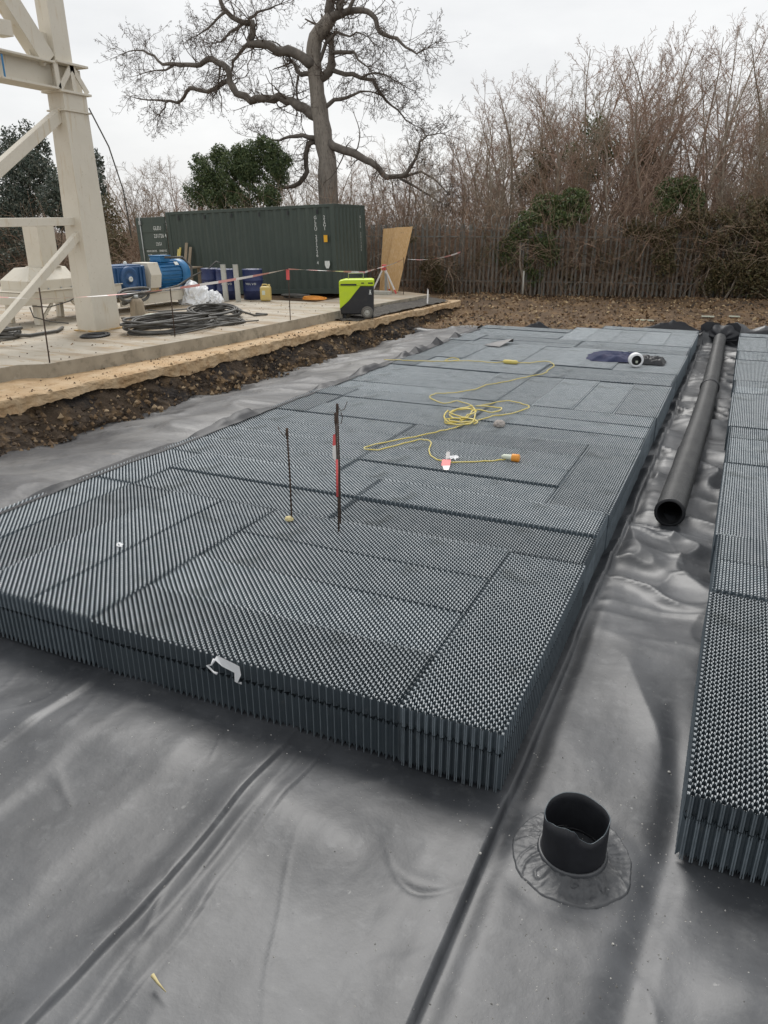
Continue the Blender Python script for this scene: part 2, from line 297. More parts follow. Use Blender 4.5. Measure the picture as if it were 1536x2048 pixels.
# black membrane on the pit floor, with its seams, folds and ripples
SPX, SPY = -0.352, 3.09                     # sleeve position
def liner_z(x, y):
    z = 0.034 * (fbm(x * 0.9 + 3, y * 0.55, 11, 3) - 0.5) * sst(0.0, 1.5, y)
    z = z + 0.016 * (fbm(x * 2.6 + 9, y * 1.6, 12, 4) - 0.5)
    cr = vnoise(x * 2.4 + 0.9 * y + 2.0 * fbm(x, y, 13, 2), y * 0.9 - 0.5 * x + 5, 14)
    z = z + 0.0035 * np.exp(-((cr - 0.5) / 0.030) ** 2) * sst(0.52, 0.64, fbm(x * 1.1 + 4, y * 1.1, 15, 2))
    wob = (fbm(y * 0.7, y * 0 + 2.5, 21, 3) - 0.5)
    # seam beside the main bed: lip on the left sheet, trough on the right one
    s = -0.765 + 0.05 * sst(5.5, 8, y) + 0.05 * wob
    amp = sst(1.3, 2.2, y) * (1 - 0.5 * sst(9, 12, y))
    z = z + amp * (0.024 * sst(0.006, -0.004, x - s) * sst(-0.30, -0.02, x - s) - 0.030 * np.exp(-((x - s - 0.03) / 0.075) ** 2) * sst(-0.004, 0.012, x - s))
    # the pair of folds in the foreground
    for (f0, a, wl, wr, y0, y1, sd) in ((-2.175, 0.020, 0.12, 0.012, 0.6, 3.5, 31), (-1.93, 0.010, 0.06, 0.006, 0.6, 3.5, 32), (-2.05, 0.010, 0.05, 0.02, 0.6, 3.5, 37), (-3.77, 0.022, 0.14, 0.02, 0.8, 3.6, 33), (-3.35, 0.010, 0.25, 0.06, 0.8, 3.6, 35), (-2.75, 0.008, 0.22, 0.08, 0.8, 3.5, 36)):
        w2 = 0.14 * (fbm(y * 0.9, y * 0 + 0.5, sd, 3) - 0.5); d = x - f0 - w2
        prof = np.where(d < 0, np.exp(-(d / wl) ** 2), np.exp(-(d / wr) ** 2))
        z = z + a * prof * sst(y0, y0 + 0.5, y) * sst(y1 + 0.4, y1 - 0.2, y) * (0.25 + 1.35 * fbm(y * 1.7, y * 0 + 4, sd + 7, 3))
    # ripples across the pipe trench
    tm = sst(4.6, 7.5, y) * sst(-0.9, -0.72, x)
    n = vnoise(x * 1.3 + 0.8 * fbm(x, y, 41, 2), y * 1.9 + 1.6 * fbm(x * 1.1, y * 0.5, 42, 2) + 0.5 * x, 43)
    n2 = vnoise(x * 2.0 + 7, y * 4.6 + 2.2 * fbm(x * 1.4, y * 0.8, 46, 2), 44)
    z = z + tm * (0.115 * (1 - np.abs(2 * n - 1)) ** 1.4 - 0.04 + 0.046 * (1 - np.abs(2 * n2 - 1)) ** 1.5)
    tm2 = sst(3.2, 4.6, y) * sst(8, 5, y) * sst(-0.6, -0.3, x)
    z = z + tm2 * 0.05 * (1 - np.abs(2 * vnoise(x * 1.5 + y * 0.6, y * 1.1 - x * 1.5, 45) - 1)) ** 1.5
    # collar round the sleeve
    dx = x - SPX; dy = y - SPY; d = np.hypot(dx, dy); an = np.arctan2(dy, dx)
    z = z + 0.018 * sst(0.28, 0.16, d) - 0.010 * np.exp(-((d - 0.37) / 0.06) ** 2) * fbm(an * 1.7 + 3, d, 53, 2)
    # trough by the right-hand bed and the little pucker left of the sleeve
    z = z - 0.032 * np.exp(-((x - 0.06 - 0.05 * np.sin(y * 2.2)) / 0.085) ** 2) * sst(1.6, 2.6, y) * sst(5.0, 4.0, y)
    z = z - 0.015 * np.exp(-((x - 0.42) / 0.20) ** 2) * sst(1.0, 1.6, y) * sst(3.3, 2.7, y)
    q = ((x + 1.0) / 0.16) ** 2; z = z - 0.008 * np.exp(-q - ((y - 2.53 - 0.5 * (x + 1.0) ** 2 * 6) / 0.022) ** 2) + 0.005 * np.exp(-q - ((y - 2.60) / 0.05) ** 2)
    # swell lying just in front of the beds
    z = z + 0.042 * np.exp(-((y - 2.72 - 0.12 * np.sin(x * 1.7)) / 0.27) ** 2) * sst(-0.95, -1.5, x) * (0.25 + 1.1 * fbm(x * 1.1 + 2, y * 0.5, 56, 3))
    z = z + 0.06 * np.exp(-((y - 2.60) / 0.25) ** 2) * sst(0.15, 0.5, x)
    # rises at the far end and at the right-hand bank
    z = z + (0.20 + 0.30 * fbm(x * 1.3 + 4, y * 0 + 2, 55, 3)) * sst(-0.55, -0.15, y - bank_y(x)) - 0.35 * sst(-0.05, 0.6, y - bank_y(x)) + 0.8 * sst(5.0, 5.8, x) + 1.2 * sst(0.75, 0.25, y)
    return z
xs = seg((-9.2, -4.6, 0.09), (-4.6, -2.6, 0.024), (-2.6, 0.7, 0.0135), (0.7, 1.4, 0.03), (1.4, 5.9, 0.12))
ys = seg((-0.1, 1.1, 0.08), (1.1, 5.2, 0.0155), (5.2, 9, 0.03), (9, 19, 0.07), (19, 24.5, 0.05))
tag(grid(xs, ys, liner_z, 'pit_liner', M['liner']), kind='structure')

# pale sheet between the main bed and the left-hand bank, its edge curling up against the blocks
def geo_z(x, y):
    t = (x + 9.2) / (9.2 - 6.38)
    z = 0.10 + 0.28 * sst(0.15, 0.92, t)
    z = z + 0.12 * (fbm(x * 0.8 + 3, y * 1.3, 61, 5) - 0.5) * sst(0, 0.2, t) + 0.07 * ((1 - np.abs(2 * vnoise(x * 0.9 + y * 0.5, y * 2.0 - x * 0.7, 62) - 1)) ** 2) * sst(1, 0.75, t)
    fl = np.clip(fbm(y * 1.15, y * 0 + 3, 63, 3) - 0.50, 0, 1) * 0.42
    z = z + sst(0.955, 1.0, t) * (0.02 + fl * 1.0)
    return z
xs = seg((-9.2, -6.75, 0.05), (-6.75, -6.38, 0.02)); ys = seg((2.0, 20.6, 0.05))
tag(grid(xs, ys, geo_z, 'liner_margin', [M['geotex'], M['sleeve']], split=-6.52), kind='structure')
# dark edge of that sheet, folding over the block tops
def flap_strip():
    yy = np.arange(3.0, 19.8, 0.06); fl = np.clip(fbm(yy * 1.15, yy * 0 + 3, 63, 3) - 0.50, 0, 1) * 0.42
    z0 = geo_z(np.full_like(yy, -6.379), yy); v = []; f = []
    wv = 0.06 * (fbm(yy * 2, yy * 0, 64, 3) - 0.3)
    for i in range(len(yy)):
        v += [(-6.385, yy[i], z0[i] - 0.005), (-6.365, yy[i], z0[i] + 0.012), (-6.31 + wv[i], yy[i], max(BH + 0.004, z0[i] - 0.02 - fl[i] * 0.25)), (-6.25 + wv[i] * 1.5, yy[i], BH + 0.012 + max(0, fl[i] * 0.3 - 0.03))]
    for i in range(len(yy) - 1):
        for k in range(3): a = i * 4 + k; f.append((a, a + 1, a + 5, a + 4))
    return npmesh('liner_edge', v, f, M['sleeve'], None, True)
tag(flap_strip(), kind='structure')

# soil face under the ledge: a rough swept profile
def soil_bank():
    ys = np.arange(1.0, 24.2, 0.055); prof = np.linspace(0, 1, 22); v = []
    for j, y in enumerate(ys):
        lx = ledge_x(y); foot = lx + 0.33 + 0.25 * sst(8, 6, y)
        for t in prof:
            z = 0.60 - 0.52 * t; x = lx - 0.22 + (foot - lx + 0.22) * (t ** 0.75)
            v.append((x, y, z))
    v = np.array(v); n1 = fbm(v[:, 1] * 1.6, v[:, 2] * 3.0, 71, 5) - 0.5; n2 = fbm(v[:, 1] * 7, v[:, 2] * 9, 72, 3) - 0.5
    v[:, 0] += 0.42 * n1 + 0.13 * n2; v[:, 2] += 0.04 * n2
    k = len(prof); i = np.arange(k - 1)[None, :] + np.arange(len(ys) - 1)[:, None] * k
    f = np.stack([i, i + k, i + k + 1, i + 1], -1).reshape(-1, 4)
    return npmesh('soil_bank', v, f, M['soil'], None, False)
tag(soil_bank(), kind='structure')
def lumps(name, P, S_, m, label, seed):
    g = np.random.default_rng(seed); o = np.array([[1, 0, 0], [-1, 0, 0], [0, 1, 0], [0, -1, 0], [0, 0, 1], [0, 0, -1], [.62, .62, .5], [-.62, .62, -.5], [.62, -.62, -.5], [-.62, -.62, .5]])[:6]
    n = len(P); V = P[:, None] + o[None] * S_[:, None, None] * g.uniform(.55, 1.35, (n, 6, 3)); t = np.array([(0, 2, 4), (2, 1, 4), (1, 3, 4), (3, 0, 4), (2, 0, 5), (1, 2, 5), (3, 1, 5), (0, 3, 5)])
    tag(npmesh(name, V.reshape(-1, 3), (t[None] + (np.arange(n) * 6)[:, None, None]).reshape(-1, 3), m), label, 'soil', kind='stuff')
def clods():
    g = np.random.default_rng(77); n = 3200; y = g.uniform(4.5, 23.5, n); t = g.random(n) ** 0.7; lx = ledge_x(y); foot = lx + 0.33 + 0.25 * sst(8, 6, y)
    x = lx - 0.16 + (foot - lx + 0.22) * t ** 0.75 + g.normal(0, .07, n); z = 0.56 - 0.48 * t + g.normal(0, .03, n); lumps('soil_clods', np.stack([x, y, z], 1), 0.008 + 0.05 * g.random(n) ** 3, M['clod'], 'loose soil clods and stones on the cut bank face', 78)
    n = 1500; y = g.uniform(5, 23, n); lx = ledge_x(y); x = lx - g.random(n) ** 1.5 * 0.9 - 0.02; z = np.full(n, 0.765) ; lumps('ledge_dirt', np.stack([x, y, z], 1), 0.006 + 0.028 * g.random(n) ** 3, M['clod'], 'sandy crumbs and dirt lying on the ledge', 79)
    n = 1800; x = g.uniform(-9, 5, n); y = bank_y(x) + g.random(n) ** 1.3 * 5.5 - 0.15; lumps('bank_clods', np.stack([x, y, ground_z(x, y)], 1), 0.012 + 0.075 * g.random(n) ** 3, M['clod'], 'rough soil clods and stones over the far bank', 81)
    n = 900; y = g.uniform(8.5, 18.6, n); x = g.uniform(-16, -9.7, n); lumps('slab_grit', np.stack([x, y, np.full(n, 1.004)], 1), 0.004 + 0.022 * g.random(n) ** 4, M['clod'], 'grit and dirt scattered over the concrete slab', 80)
clods()

# sandy ledge (rough concrete strip) with a broken lower edge
def ledge():
    ys = np.arange(0.8, 23.6, 0.035); v = []
    n = fbm(ys * 1.2, ys * 0 + 1.5, 81, 4) - 0.5; n2 = fbm(ys * 7, ys * 0 + 1.5, 82, 4) - 0.5; nb = fbm(ys * 1.3, ys * 0 + 6.5, 83, 6) - 0.45
    us = [-1.6, -1.0, -0.7, -0.5, -0.36, -0.25, -0.16, -0.09, -0.04, -0.012]; k = len(us) + 8
    for i, y in enumerate(ys):
        lx = ledge_x(y); zb = 0.585 - 0.30 * max(nb[i], -0.12) - 0.06 * n2[i]
        for u in us: v.append((lx + u, y, 0.755 + (0.018 if u < -0.03 else 0.006)))
        for q in range(7): t = q / 6; v.append((lx + 0.004, y, 0.745 + (zb - 0.745) * t))
        v.append((lx - 0.35, y, zb - 0.03))
    v = np.array(v); m = np.arange(len(v)) % k; top = m < len(us)
    nn = fbm(v[:, 0] * 5 + 40, v[:, 1] * 5, 84, 5) - 0.5; nf = fbm(v[:, 1] * 6, v[:, 2] * 10, 85, 5) - 0.5; ng = fbm(v[:, 1] * 1.1, v[:, 2] * 2, 86, 3) - 0.5
    v[:, 2] += np.where(top, 0.05 * nn, 0); v[:, 0] += np.where(~top & (m < k - 1), 0.075 * nf + 0.06 * ng, 0)
    # shutter-board joints on the face
    ph = np.mod(v[:, 1] + 0.05 * nf, 0.92); v[:, 0] -= np.where(~top & (ph < 0.04), 0.018, 0)
    i = np.arange(k - 1)[None, :] + np.arange(len(ys) - 1)[:, None] * k
    f = np.stack([i, i + 1, i + 1 + k, i + k], -1).reshape(-1, 4)
    return npmesh('sandy_ledge', v, f, M['ledge'], None, False)
tag(ledge(), kind='structure')

# concrete slab with a jog at its near corner, and the narrow strip running on to the far bank
sl = MB()
poly = [(-9.81, 8.45), (-9.60, 10.15), (-9.33, 12.9), (-9.26, 17.15), (-9.17, 18.9), (-30, 19.3), (-30, 4.0), (-10.3, 4.0), (-10.16, 8.2)]
n = len(poly)
v0 = [(x, y, 0.70) for x, y in poly]; v1 = [(x, y, 1.0) for x, y in poly]
sl.add(v0 + v1, [tuple(range(n, 2 * n))], 0); sl.add(v0 + v1, [(i, (i + 1) % n, n + (i + 1) % n, n + i) for i in range(n)], 1)
slab = tag(sl.build('concrete_slab', [M['concrete'], M['concrete_edge']], bevel=0.012), kind='structure')
s2 = MB(); poly = [(-9.20, 18.905), (-8.93, 22.74), (-9.9, 23.3), (-11.0, 23.4), (-11.0, 18.945)]
n = len(poly); v0 = [(x, y, 0.70) for x, y in poly]; v1 = [(x, y, 0.985) for x, y in poly]
s2.add(v0 + v1, [tuple(range(n, 2 * n))], 0); s2.add(v0 + v1, [(i, (i + 1) % n, n + (i + 1) % n, n + i) for i in range(n)], 1)
tag(s2.build('concrete_strip', [M['concrete'], M['concrete_edge']], bevel=0.012), kind='structure')
# gravel backfill between the strip and the ledge
def gz(x, y):
    t = np.clip((x + 9.25) / 1.0, 0, 1); n = fbm(x * 6, y * 6, 91, 4) - 0.5
    return 0.80 + 0.14 * (1 - t) * sst(17.5, 20.0, y) + 0.07 * n
def gravel():
    u = np.linspace(0, 1, 26); ys = np.arange(17.0, 22.9, 0.06); v = []
    for y in ys:
        a = -9.22 + (y - 18.9) * 0.07 if y > 17 else -9.2; b = ledge_x(y) - 0.10
        for t in u: v.append((a + (b - a) * t, y, 0))
    v = np.array(v); v[:, 2] = gz(v[:, 0], v[:, 1]); k = len(u)
    i = np.arange(k - 1)[None, :] + np.arange(len(ys) - 1)[:, None] * k
    return npmesh('gravel_backfill', v, np.stack([i, i + 1, i + 1 + k, i + k], -1).reshape(-1, 4), M['gravel'], None, False)
tag(gravel(), kind='structure')

# ================================================================== HONEYCOMB BLOCKS
PXX, PYY = 0.0240, 0.0508                    # half column pitch, row pitch
FL = 0.0058                                 # half of the flat side
HV = [(FL, -PYY / 2), (PXX - FL, 0.0), (FL, PYY / 2), (-FL, PYY / 2), (-(PXX - FL), 0.0), (-FL, -PYY / 2)]
def honeycomb(nc, nr):
    """cells (centre list), boundary edges; local frame: columns along X, rows along Y"""
    cells = []; edges = {}
    for i in range(nc):
        for j in range(nr - (i % 2)):
            cx = (i - (nc - 1) / 2) * PXX; cy = (j - (nr - 1) / 2) * PYY + (PYY / 2 if i % 2 else 0)
            cells.append((cx, cy))
            for k in range(6):
                a = (round(cx + HV[k][0], 5), round(cy + HV[k][1], 5)); b = (round(cx + HV[(k + 1) % 6][0], 5), round(cy + HV[(k + 1) % 6][1], 5))
                e = (a, b) if a < b else (b, a)
                edges[e] = None if e in edges else (a, b)
    return cells, [e for e in edges.values() if e]
def tier_meshes(nc, nr, tag_):
    cells, bnd = honeycomb(nc, nr); cells = np.array(cells)
    JZ = 0.285; NT = 0.011                    # height of the joint between the tiers, depth of the notches
    # outline of a cell: each vertex (a welded node) and two points on each edge
    hv = np.array(HV); nx_ = np.roll(hv, -1, 0); K = 18
    oc = np.empty((K, 2)); oc[0::3] = hv; oc[1::3] = hv * 0.68 + nx_ * 0.32; oc[2::3] = hv * 0.32 + nx_ * 0.68
    isv = np.arange(K) % 3 == 0; nrm = np.linalg.norm(oc, axis=1, keepdims=True)
    off = np.where(isv, 0.0056, 0.0012)[:, None]; ic = oc * (1 - off / nrm)
    zt = np.where(isv, BH, BH - NT)
    nC = len(cells); base = np.zeros((nC, 3 * K, 3))
    base[:, 0:K, :2] = cells[:, None] + oc; base[:, 0:K, 2] = zt
    base[:, K:2 * K, :2] = cells[:, None] + ic; base[:, K:2 * K, 2] = zt - 0.0012
    base[:, 2 * K:, :2] = cells[:, None] + ic; base[:, 2 * K:, 2] = JZ - 0.004
    k = np.arange(K); k2 = (k + 1) % K
    hx_ = (nc - 1) / 2 * PXX + 0.014
    for s_ in (-1, 1): base[:, :, 0] += np.where(s_ * base[:, :, 0] > hx_, s_ * 0.010, 0)
    ring = np.stack([k, k2, k2 + K, k + K], -1); wall = np.stack([k + K, k2 + K, k2 + 2 * K, k + 2 * K], -1)
    fl = np.concatenate([ring, wall]); f = (fl[None] + (np.arange(nC) * 3 * K)[:, None, None]).reshape(-1, 4)
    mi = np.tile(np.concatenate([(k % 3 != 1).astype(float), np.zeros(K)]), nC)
    v = base.reshape(-1, 3); vv = [v]; ff = [f]; mm = [mi]; b0 = len(v)
    def skirt(z1, z0, n1, n0, b0):            # boundary wall from z0 to z1, notched at the edge mid-points
        V = []; F = []
        for a, b in bnd:
            m = ((a[0] + b[0]) / 2, (a[1] + b[1]) / 2)
            i = b0 + len(V)
            V += [(a[0], a[1], z0), (m[0], m[1], z0 + n0), (b[0], b[1], z0), (a[0], a[1], z1), (m[0], m[1], z1 - n1), (b[0], b[1], z1)]
            F += [(i, i + 1, i + 4, i + 3), (i + 1, i + 2, i + 5, i + 4)]
        V = np.array(V); hv_ = (nc - 1) / 2 * PXX + 0.014
        V[:, 0] += np.where(np.abs(V[:, 0]) > hv_, np.sign(V[:, 0]) * 0.010, 0)
        F = [tuple(q) + (0,) for q in F]; E = {}
        for a, b in bnd:
            for q in (a, b): E[q] = E.get(q, 0) + 1
        hy_ = (nr - 1) / 2 * PYY + PYY / 2 - 0.002; V = list(map(tuple, V))
        for (ex, ey) in E:                     # rounded, scuffed edge of each outer rib, lighter to paint in its highlight
            if abs(ex) > hv_: ex += math.copysign(0.010, ex)
            elif abs(ey) < hy_: continue
            i = b0 + len(V); r_ = 0.0034
            for zz in (z0 + 0.002, z1 - 0.004):
                for q in range(4): V.append((ex + r_ * math.cos(q * math.pi / 2), ey + r_ * math.sin(q * math.pi / 2), zz))
            for q in range(4): F.append((i + q, i + (q + 1) % 4, i + 4 + (q + 1) % 4, i + 4 + q, 1))
        F = np.array(F); return np.array(V), F[:, :4], F[:, 4]
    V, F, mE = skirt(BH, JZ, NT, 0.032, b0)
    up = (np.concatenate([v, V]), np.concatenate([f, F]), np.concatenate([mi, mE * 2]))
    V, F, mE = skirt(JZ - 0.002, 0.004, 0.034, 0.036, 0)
    # closed top of the lower tier, seen only down the tubes
    nb = len(V); hx = (nc - 1) / 2 * PXX; hy = (nr - 1) / 2 * PYY
    V = np.concatenate([V, [(-hx, -hy, JZ - 0.05), (hx, -hy, JZ - 0.05), (hx, hy, JZ - 0.05), (-hx, hy, JZ - 0.05)]])
    F = np.concatenate([F, [(nb, nb + 1, nb + 2, nb + 3)]])
    lo = (V, F, np.concatenate([mE, [0]]))
    return up, lo
PROTO = {}
def block_proto(kind):
    nc, nr = {'full': (25, 48), 'half': (25, 24), 'stub': (25, 12)}[kind]
    up, lo = tier_meshes(nc, nr, kind)
    e = empty('honeycomb_block')
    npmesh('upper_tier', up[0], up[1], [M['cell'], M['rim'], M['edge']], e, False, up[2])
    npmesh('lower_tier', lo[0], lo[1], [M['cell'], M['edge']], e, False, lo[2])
    PROTO[kind] = [e, False]
block_proto('full'); block_proto('half'); block_proto('stub')
def place_block(cx, cy, rot, label, group, kind='full', dz=None):
    if cy > 23.15 + 0.44 * cx - (0.3 if kind == 'full' else 0.9): return None
    p = PROTO[kind]
    o = p[0] if not p[1] else copy_tree(p[0]); p[1] = True
    o.location = (cx, cy, random.uniform(-0.013, 0.013) if dz is None else dz)
    o.rotation_euler = (random.uniform(-0.004, 0.004), random.uniform(-0.004, 0.004), (math.pi / 2 if rot else 0) + random.uniform(-0.006, 0.006))
    tag(o, label, 'drainage block', group); return o
ORD = ['first', 'second', 'third', 'fourth', 'fifth', 'sixth', 'seventh', 'eighth', 'ninth', 'tenth', 'eleventh', 'twelfth', 'thirteenth', 'fourteenth', 'fifteenth', 'sixteenth', 'seventeenth', 'eighteenth', 'nineteenth', 'twentieth']
G1 = 'honeycomb blocks of the main bed'; G2 = 'honeycomb blocks right of the pipe'
XR = -0.84; U = 0.617; LN = 2.45             # right edge of the main bed, block pitch across and along
plan = [('P', 'TL'), ('Q',), ('P', 'TT'), ('Q',), ('q',), ('P', 'LT'), ('Q',), ('P', 'LL'), ('Q',), ('P', 'LT'), ('Q',)]
y = 3.36; band = 0
for pl in plan:
    bo = ORD[band]
    if pl[0] == 'P':
        place_block(XR - U / 2 + (0.014 if band == 0 else 0), y + LN / 2 - (0.03 if band == 0 else 0), 0, f'lengthwise grey honeycomb block along the pipe trench, {bo} band back in the main bed', G1, dz=0.006 if band == 0 else None)
        for mi_, k in enumerate(pl[1]):
            x0 = XR - U - LN * mi_; side = 'beside the trench-edge block' if mi_ == 0 else 'at the left margin'
            for q in range(4):
                if k == 'T': place_block(x0 - LN / 2, y + U * (q + 0.5), 1, f'crosswise grey honeycomb block {side}, {bo} band back, {ORD[q]} of four rows', G1, dz=-0.004 if band == 0 and mi_ == 0 and q == 0 else None)
                else: place_block(x0 - U * (q + 0.5), y + LN / 2, 0, f'lengthwise grey honeycomb block {side}, {bo} band back, {ORD[q]} from its right', G1)
        y += LN
    else:
        rows = 2 if pl[0] == 'Q' else 1
        for q in range(rows):
            for mi_ in range(2):
                place_block(XR - LN * (mi_ + 0.5), y + U * (q + 0.5), 1, f'crosswise grey honeycomb block in the {bo} band back, {ORD[q]} row, ' + ('reaching the pipe trench' if mi_ == 0 else 'second from the trench'), G1, dz=0.022 if band == 1 and q == 1 else None)
        if rows == 2: place_block(XR - LN * 2 - U / 2, y + U, 0, f'short grey honeycomb block at the left margin in the {bo} band back', G1, 'half')
        else: place_block(XR - LN * 2 - U / 2, y + U / 2, 0, f'square grey honeycomb block offcut at the left margin in the {bo} band back', G1, 'stub')
        y += U * rows
    band += 1
# right-hand bed
y = 3.29; band = 0
for pl in ['P', 'Q', 'P', 'Q', 'q', 'P', 'Q', 'P', 'Q', 'P', 'q']:
    bo = ORD[band]
    if pl == 'P':
        for q in range(4):
            place_block(0.145 + U * (q + 0.5), y + LN / 2, 0, f'lengthwise grey honeycomb block right of the pipe, {bo} band back, {ORD[q]} from the trench', G2)
        y += LN
    else:
        for q in range(2 if pl == 'Q' else 1):
            place_block(0.145 + LN / 2, y + U * 0.5, 1, f'crosswise grey honeycomb block right of the pipe, {bo} band back, {ORD[q]} row', G2); y += U
    band += 1
# ================================================================== FENCE, TREES AND SCRUB
def fence_y(x): return FY0 + FS * x
fence = empty('palisade_fence', (0, 0, 0)); tag(fence, 'weathered steel palisade fence with pointed pales along the far bank', 'fence')
fa = math.atan(FS); fd = Vector((math.cos(fa), math.sin(fa), 0))
def pale_mesh():
    b = MB(); xs_ = [-0.034, -0.016, 0.0, 0.016, 0.034]; yo = [0.0, 0.012, 0.002, 0.012, 0.0]; zt = [2.30, 2.40, 2.34, 2.40, 2.30]
    vs = [(x, y, 0) for x, y in zip(xs_, yo)] + [(x, y, z) for x, y, z in zip(xs_, yo, zt)]
    vs += [(x, y + 0.004, 0) for x, y in zip(xs_, yo)] + [(x, y + 0.004, z) for x, y, z in zip(xs_, yo, zt)]
    fs = [(i, i + 1, i + 6, i + 5) for i in range(4)] + [(i + 11, i + 10, i + 15, i + 16) for i in range(4)]
    fs += [(5 + i, 6 + i, 16 + i, 15 + i) for i in range(4)] + [(0, 5, 15, 10), (9, 4, 14, 19)]
    b.add(vs, fs); me = bpy.data.meshes.new('pale'); me.from_pydata(b.v, [], b.f); me.materials.append(M['fence']); me.update(); return me
pm = pale_mesh(); x = -17.5; i = 0
while x < 6.0:
    y = fence_y(x); o = link('pale', pm, fence); o.location = (x, y, 0.70 + random.uniform(-0.03, 0.02))
    o.rotation_euler = (random.uniform(-0.03, 0.03), random.uniform(-0.035, 0.035), fa); x += 0.150; i += 1
for zz in (1.15, 2.65):
    xx = -17.5
    while xx < 6.0:
        a = Vector((xx, fence_y(xx) + 0.035, zz)); b_ = Vector((xx + 2.72, fence_y(xx + 2.72) + 0.035, zz)); MB().beam(a, b_, 0.04, 0.045).build('rail', M['fence'], fence); xx += 2.75
xx = -17.5
while xx < 6.1:
    MB().box((xx, fence_y(xx) + 0.10, 1.85), (0.05, 0.09, 2.4), fa).build('post', M['fence'], fence); xx += 2.75
# coiled wire along the top of the fence
coil = MB()
for (a, b_) in ((-12.5, -7.0), (-5.4, -2.0)):
    pts = []; t = 0; n = int((b_ - a) / 0.30 * 14)
    for k in range(n + 1):
        u = k / n; xx = a + (b_ - a) * u; an = u * (b_ - a) / 0.30 * 2 * math.pi; rr = 0.24 + 0.04 * math.sin(an * 0.37)
        pts.append((xx + 0.10 * math.cos(an * 1.0), fence_y(xx) + 0.02 + rr * math.cos(an), 3.10 + rr * math.sin(an)))
    coil.tube(pts, 0.007, 4)
coil.build('razor_wire', M['steel'], fence)

# ---- branching generator
def twig_tube(V, F, pts, r0, r1, n):
    b = len(V); k = len(pts)
    for i, p in enumerate(pts):
        d = (pts[min(i + 1, k - 1)] - pts[max(i - 1, 0)]).normalized(); x = d.orthogonal().normalized(); y = d.cross(x)
        r = r0 + (r1 - r0) * i / (k - 1)
        for j in range(n):
            a = 2 * math.pi * j / n; V.append(p + (x * math.cos(a) + y * math.sin(a)) * r)
    for i in range(k - 1):
        for j in range(n): F.append((b + i * n + j, b + i * n + (j + 1) % n, b + (i + 1) * n + (j + 1) % n, b + (i + 1) * n + j))
def walk(p, d, length, k, wob, up):
    pts = [p.copy()]; d = d.normalized()
    for i in range(k):
        d = (d + Vector((random.gauss(0, wob), random.gauss(0, wob), random.gauss(0, wob) + up))).normalized()
        p = p + d * (length / k); pts.append(p.copy())
    return pts, d
def side_dir(d, ang):
    o = d.orthogonal().normalized(); o.rotate(Matrix.Rotation(random.uniform(0, 2 * math.pi), 3, d)); return (d * math.cos(ang) + o * math.sin(ang)).normalized()
def grow(V, F, p, d, length, r, level, spec):
    k = spec['k'][level]; pts, _ = walk(p, d, length, k, spec['wob'][level], spec['up'][level])
    twig_tube(V, F, pts, r, r * spec['tip'][level], spec['n'][level])
    if level + 1 >= len(spec['k']): return
    m = spec['kids'][level]
    for c in range(m):
        t = spec['t0'][level] + (1 - spec['t0'][level]) * (c + random.random()) / m; q = min(t * k, k - 1e-3); i = int(q)
        pp = pts[i].lerp(pts[i + 1], q - i); dd = (pts[i + 1] - pts[i]).normalized()
        ll = length * spec['ratio'][level] * random.uniform(0.6, 1.15) * (1.15 - 0.75 * t if level == 0 else 1.1 - 0.5 * t)
        grow(V, F, pp, side_dir(dd, R(random.uniform(*spec['ang'][level]))), ll, max(r * (1 - t * 0.75) * spec['rr'][level], spec['rmin']), level + 1, spec)
def mesh_from(name, V, F, m, smooth=True):
    me = bpy.data.meshes.new(name); me.from_pydata([tuple(v) for v in V], [], F); me.materials.append(m); me.polygons.foreach_set('use_smooth', [smooth] * len(F)); me.update(); return me
def tree_proto(seed, height, stems, spread, mtw, wide=False):
    random.seed(seed); TV, TF, BV, BF = [], [], [], []
    spec = dict(k=(7, 5, 4, 2), wob=(0.10, 0.11, 0.15, 0.2), up=(0.05, 0.10, 0.08, 0.02), tip=(0.25, 0.35, 0.5, 0.6), n=(5, 4, 3, 3), kids=(0, 7, 4, 0), t0=(0, 0.15, 0.15, 0), ratio=(0, 0.46, 0.5, 0), ang=((0, 0), (22, 55), (25, 62), (0, 0)), rr=(0, 0.5, 0.55, 0), rmin=0.0060)
    if wide: spec['wob'] = (0.16, 0.2, 0.22, 0.25); spec['up'] = (0.02, 0.02, 0.03, 0.0)
    for s in range(stems):
        a = random.uniform(0, 2 * math.pi); tl = spread * random.uniform(0.2, 1.0); h = height * random.uniform(0.72, 1.0)
        d = Vector((math.cos(a) * tl, math.sin(a) * tl, 1)).normalized(); p0 = Vector((math.cos(a) * 0.25, math.sin(a) * 0.25, -0.2))
        r = 0.0105 * h * random.uniform(0.55, 1.0)
        pts, _ = walk(p0, d, h, 9, 0.10 if not wide else 0.15, 0.025); twig_tube(TV, TF, pts, r, r * 0.14, 5)
        m = 21 if not wide else 17
        for c in range(m):
            t = 0.12 + 0.86 * (c + random.random()) / m; q = min(t * 9, 8.99); i = int(q); pp = pts[i].lerp(pts[i + 1], q - i); dd = (pts[i + 1] - pts[i]).normalized()
            grow(BV, BF, pp, side_dir(dd, R(random.uniform(30, 70) if not wide else random.uniform(40, 80))), h * random.uniform(0.18, 0.36) * (1.25 - 0.8 * t) * (1.0 if not wide else 1.3), max(r * (1 - 0.85 * t) * 0.5, 0.008), 1, spec)
    return mesh_from('trunk', TV, TF, M['trunk_grey']), mesh_from('crown', BV, BF, M[mtw])
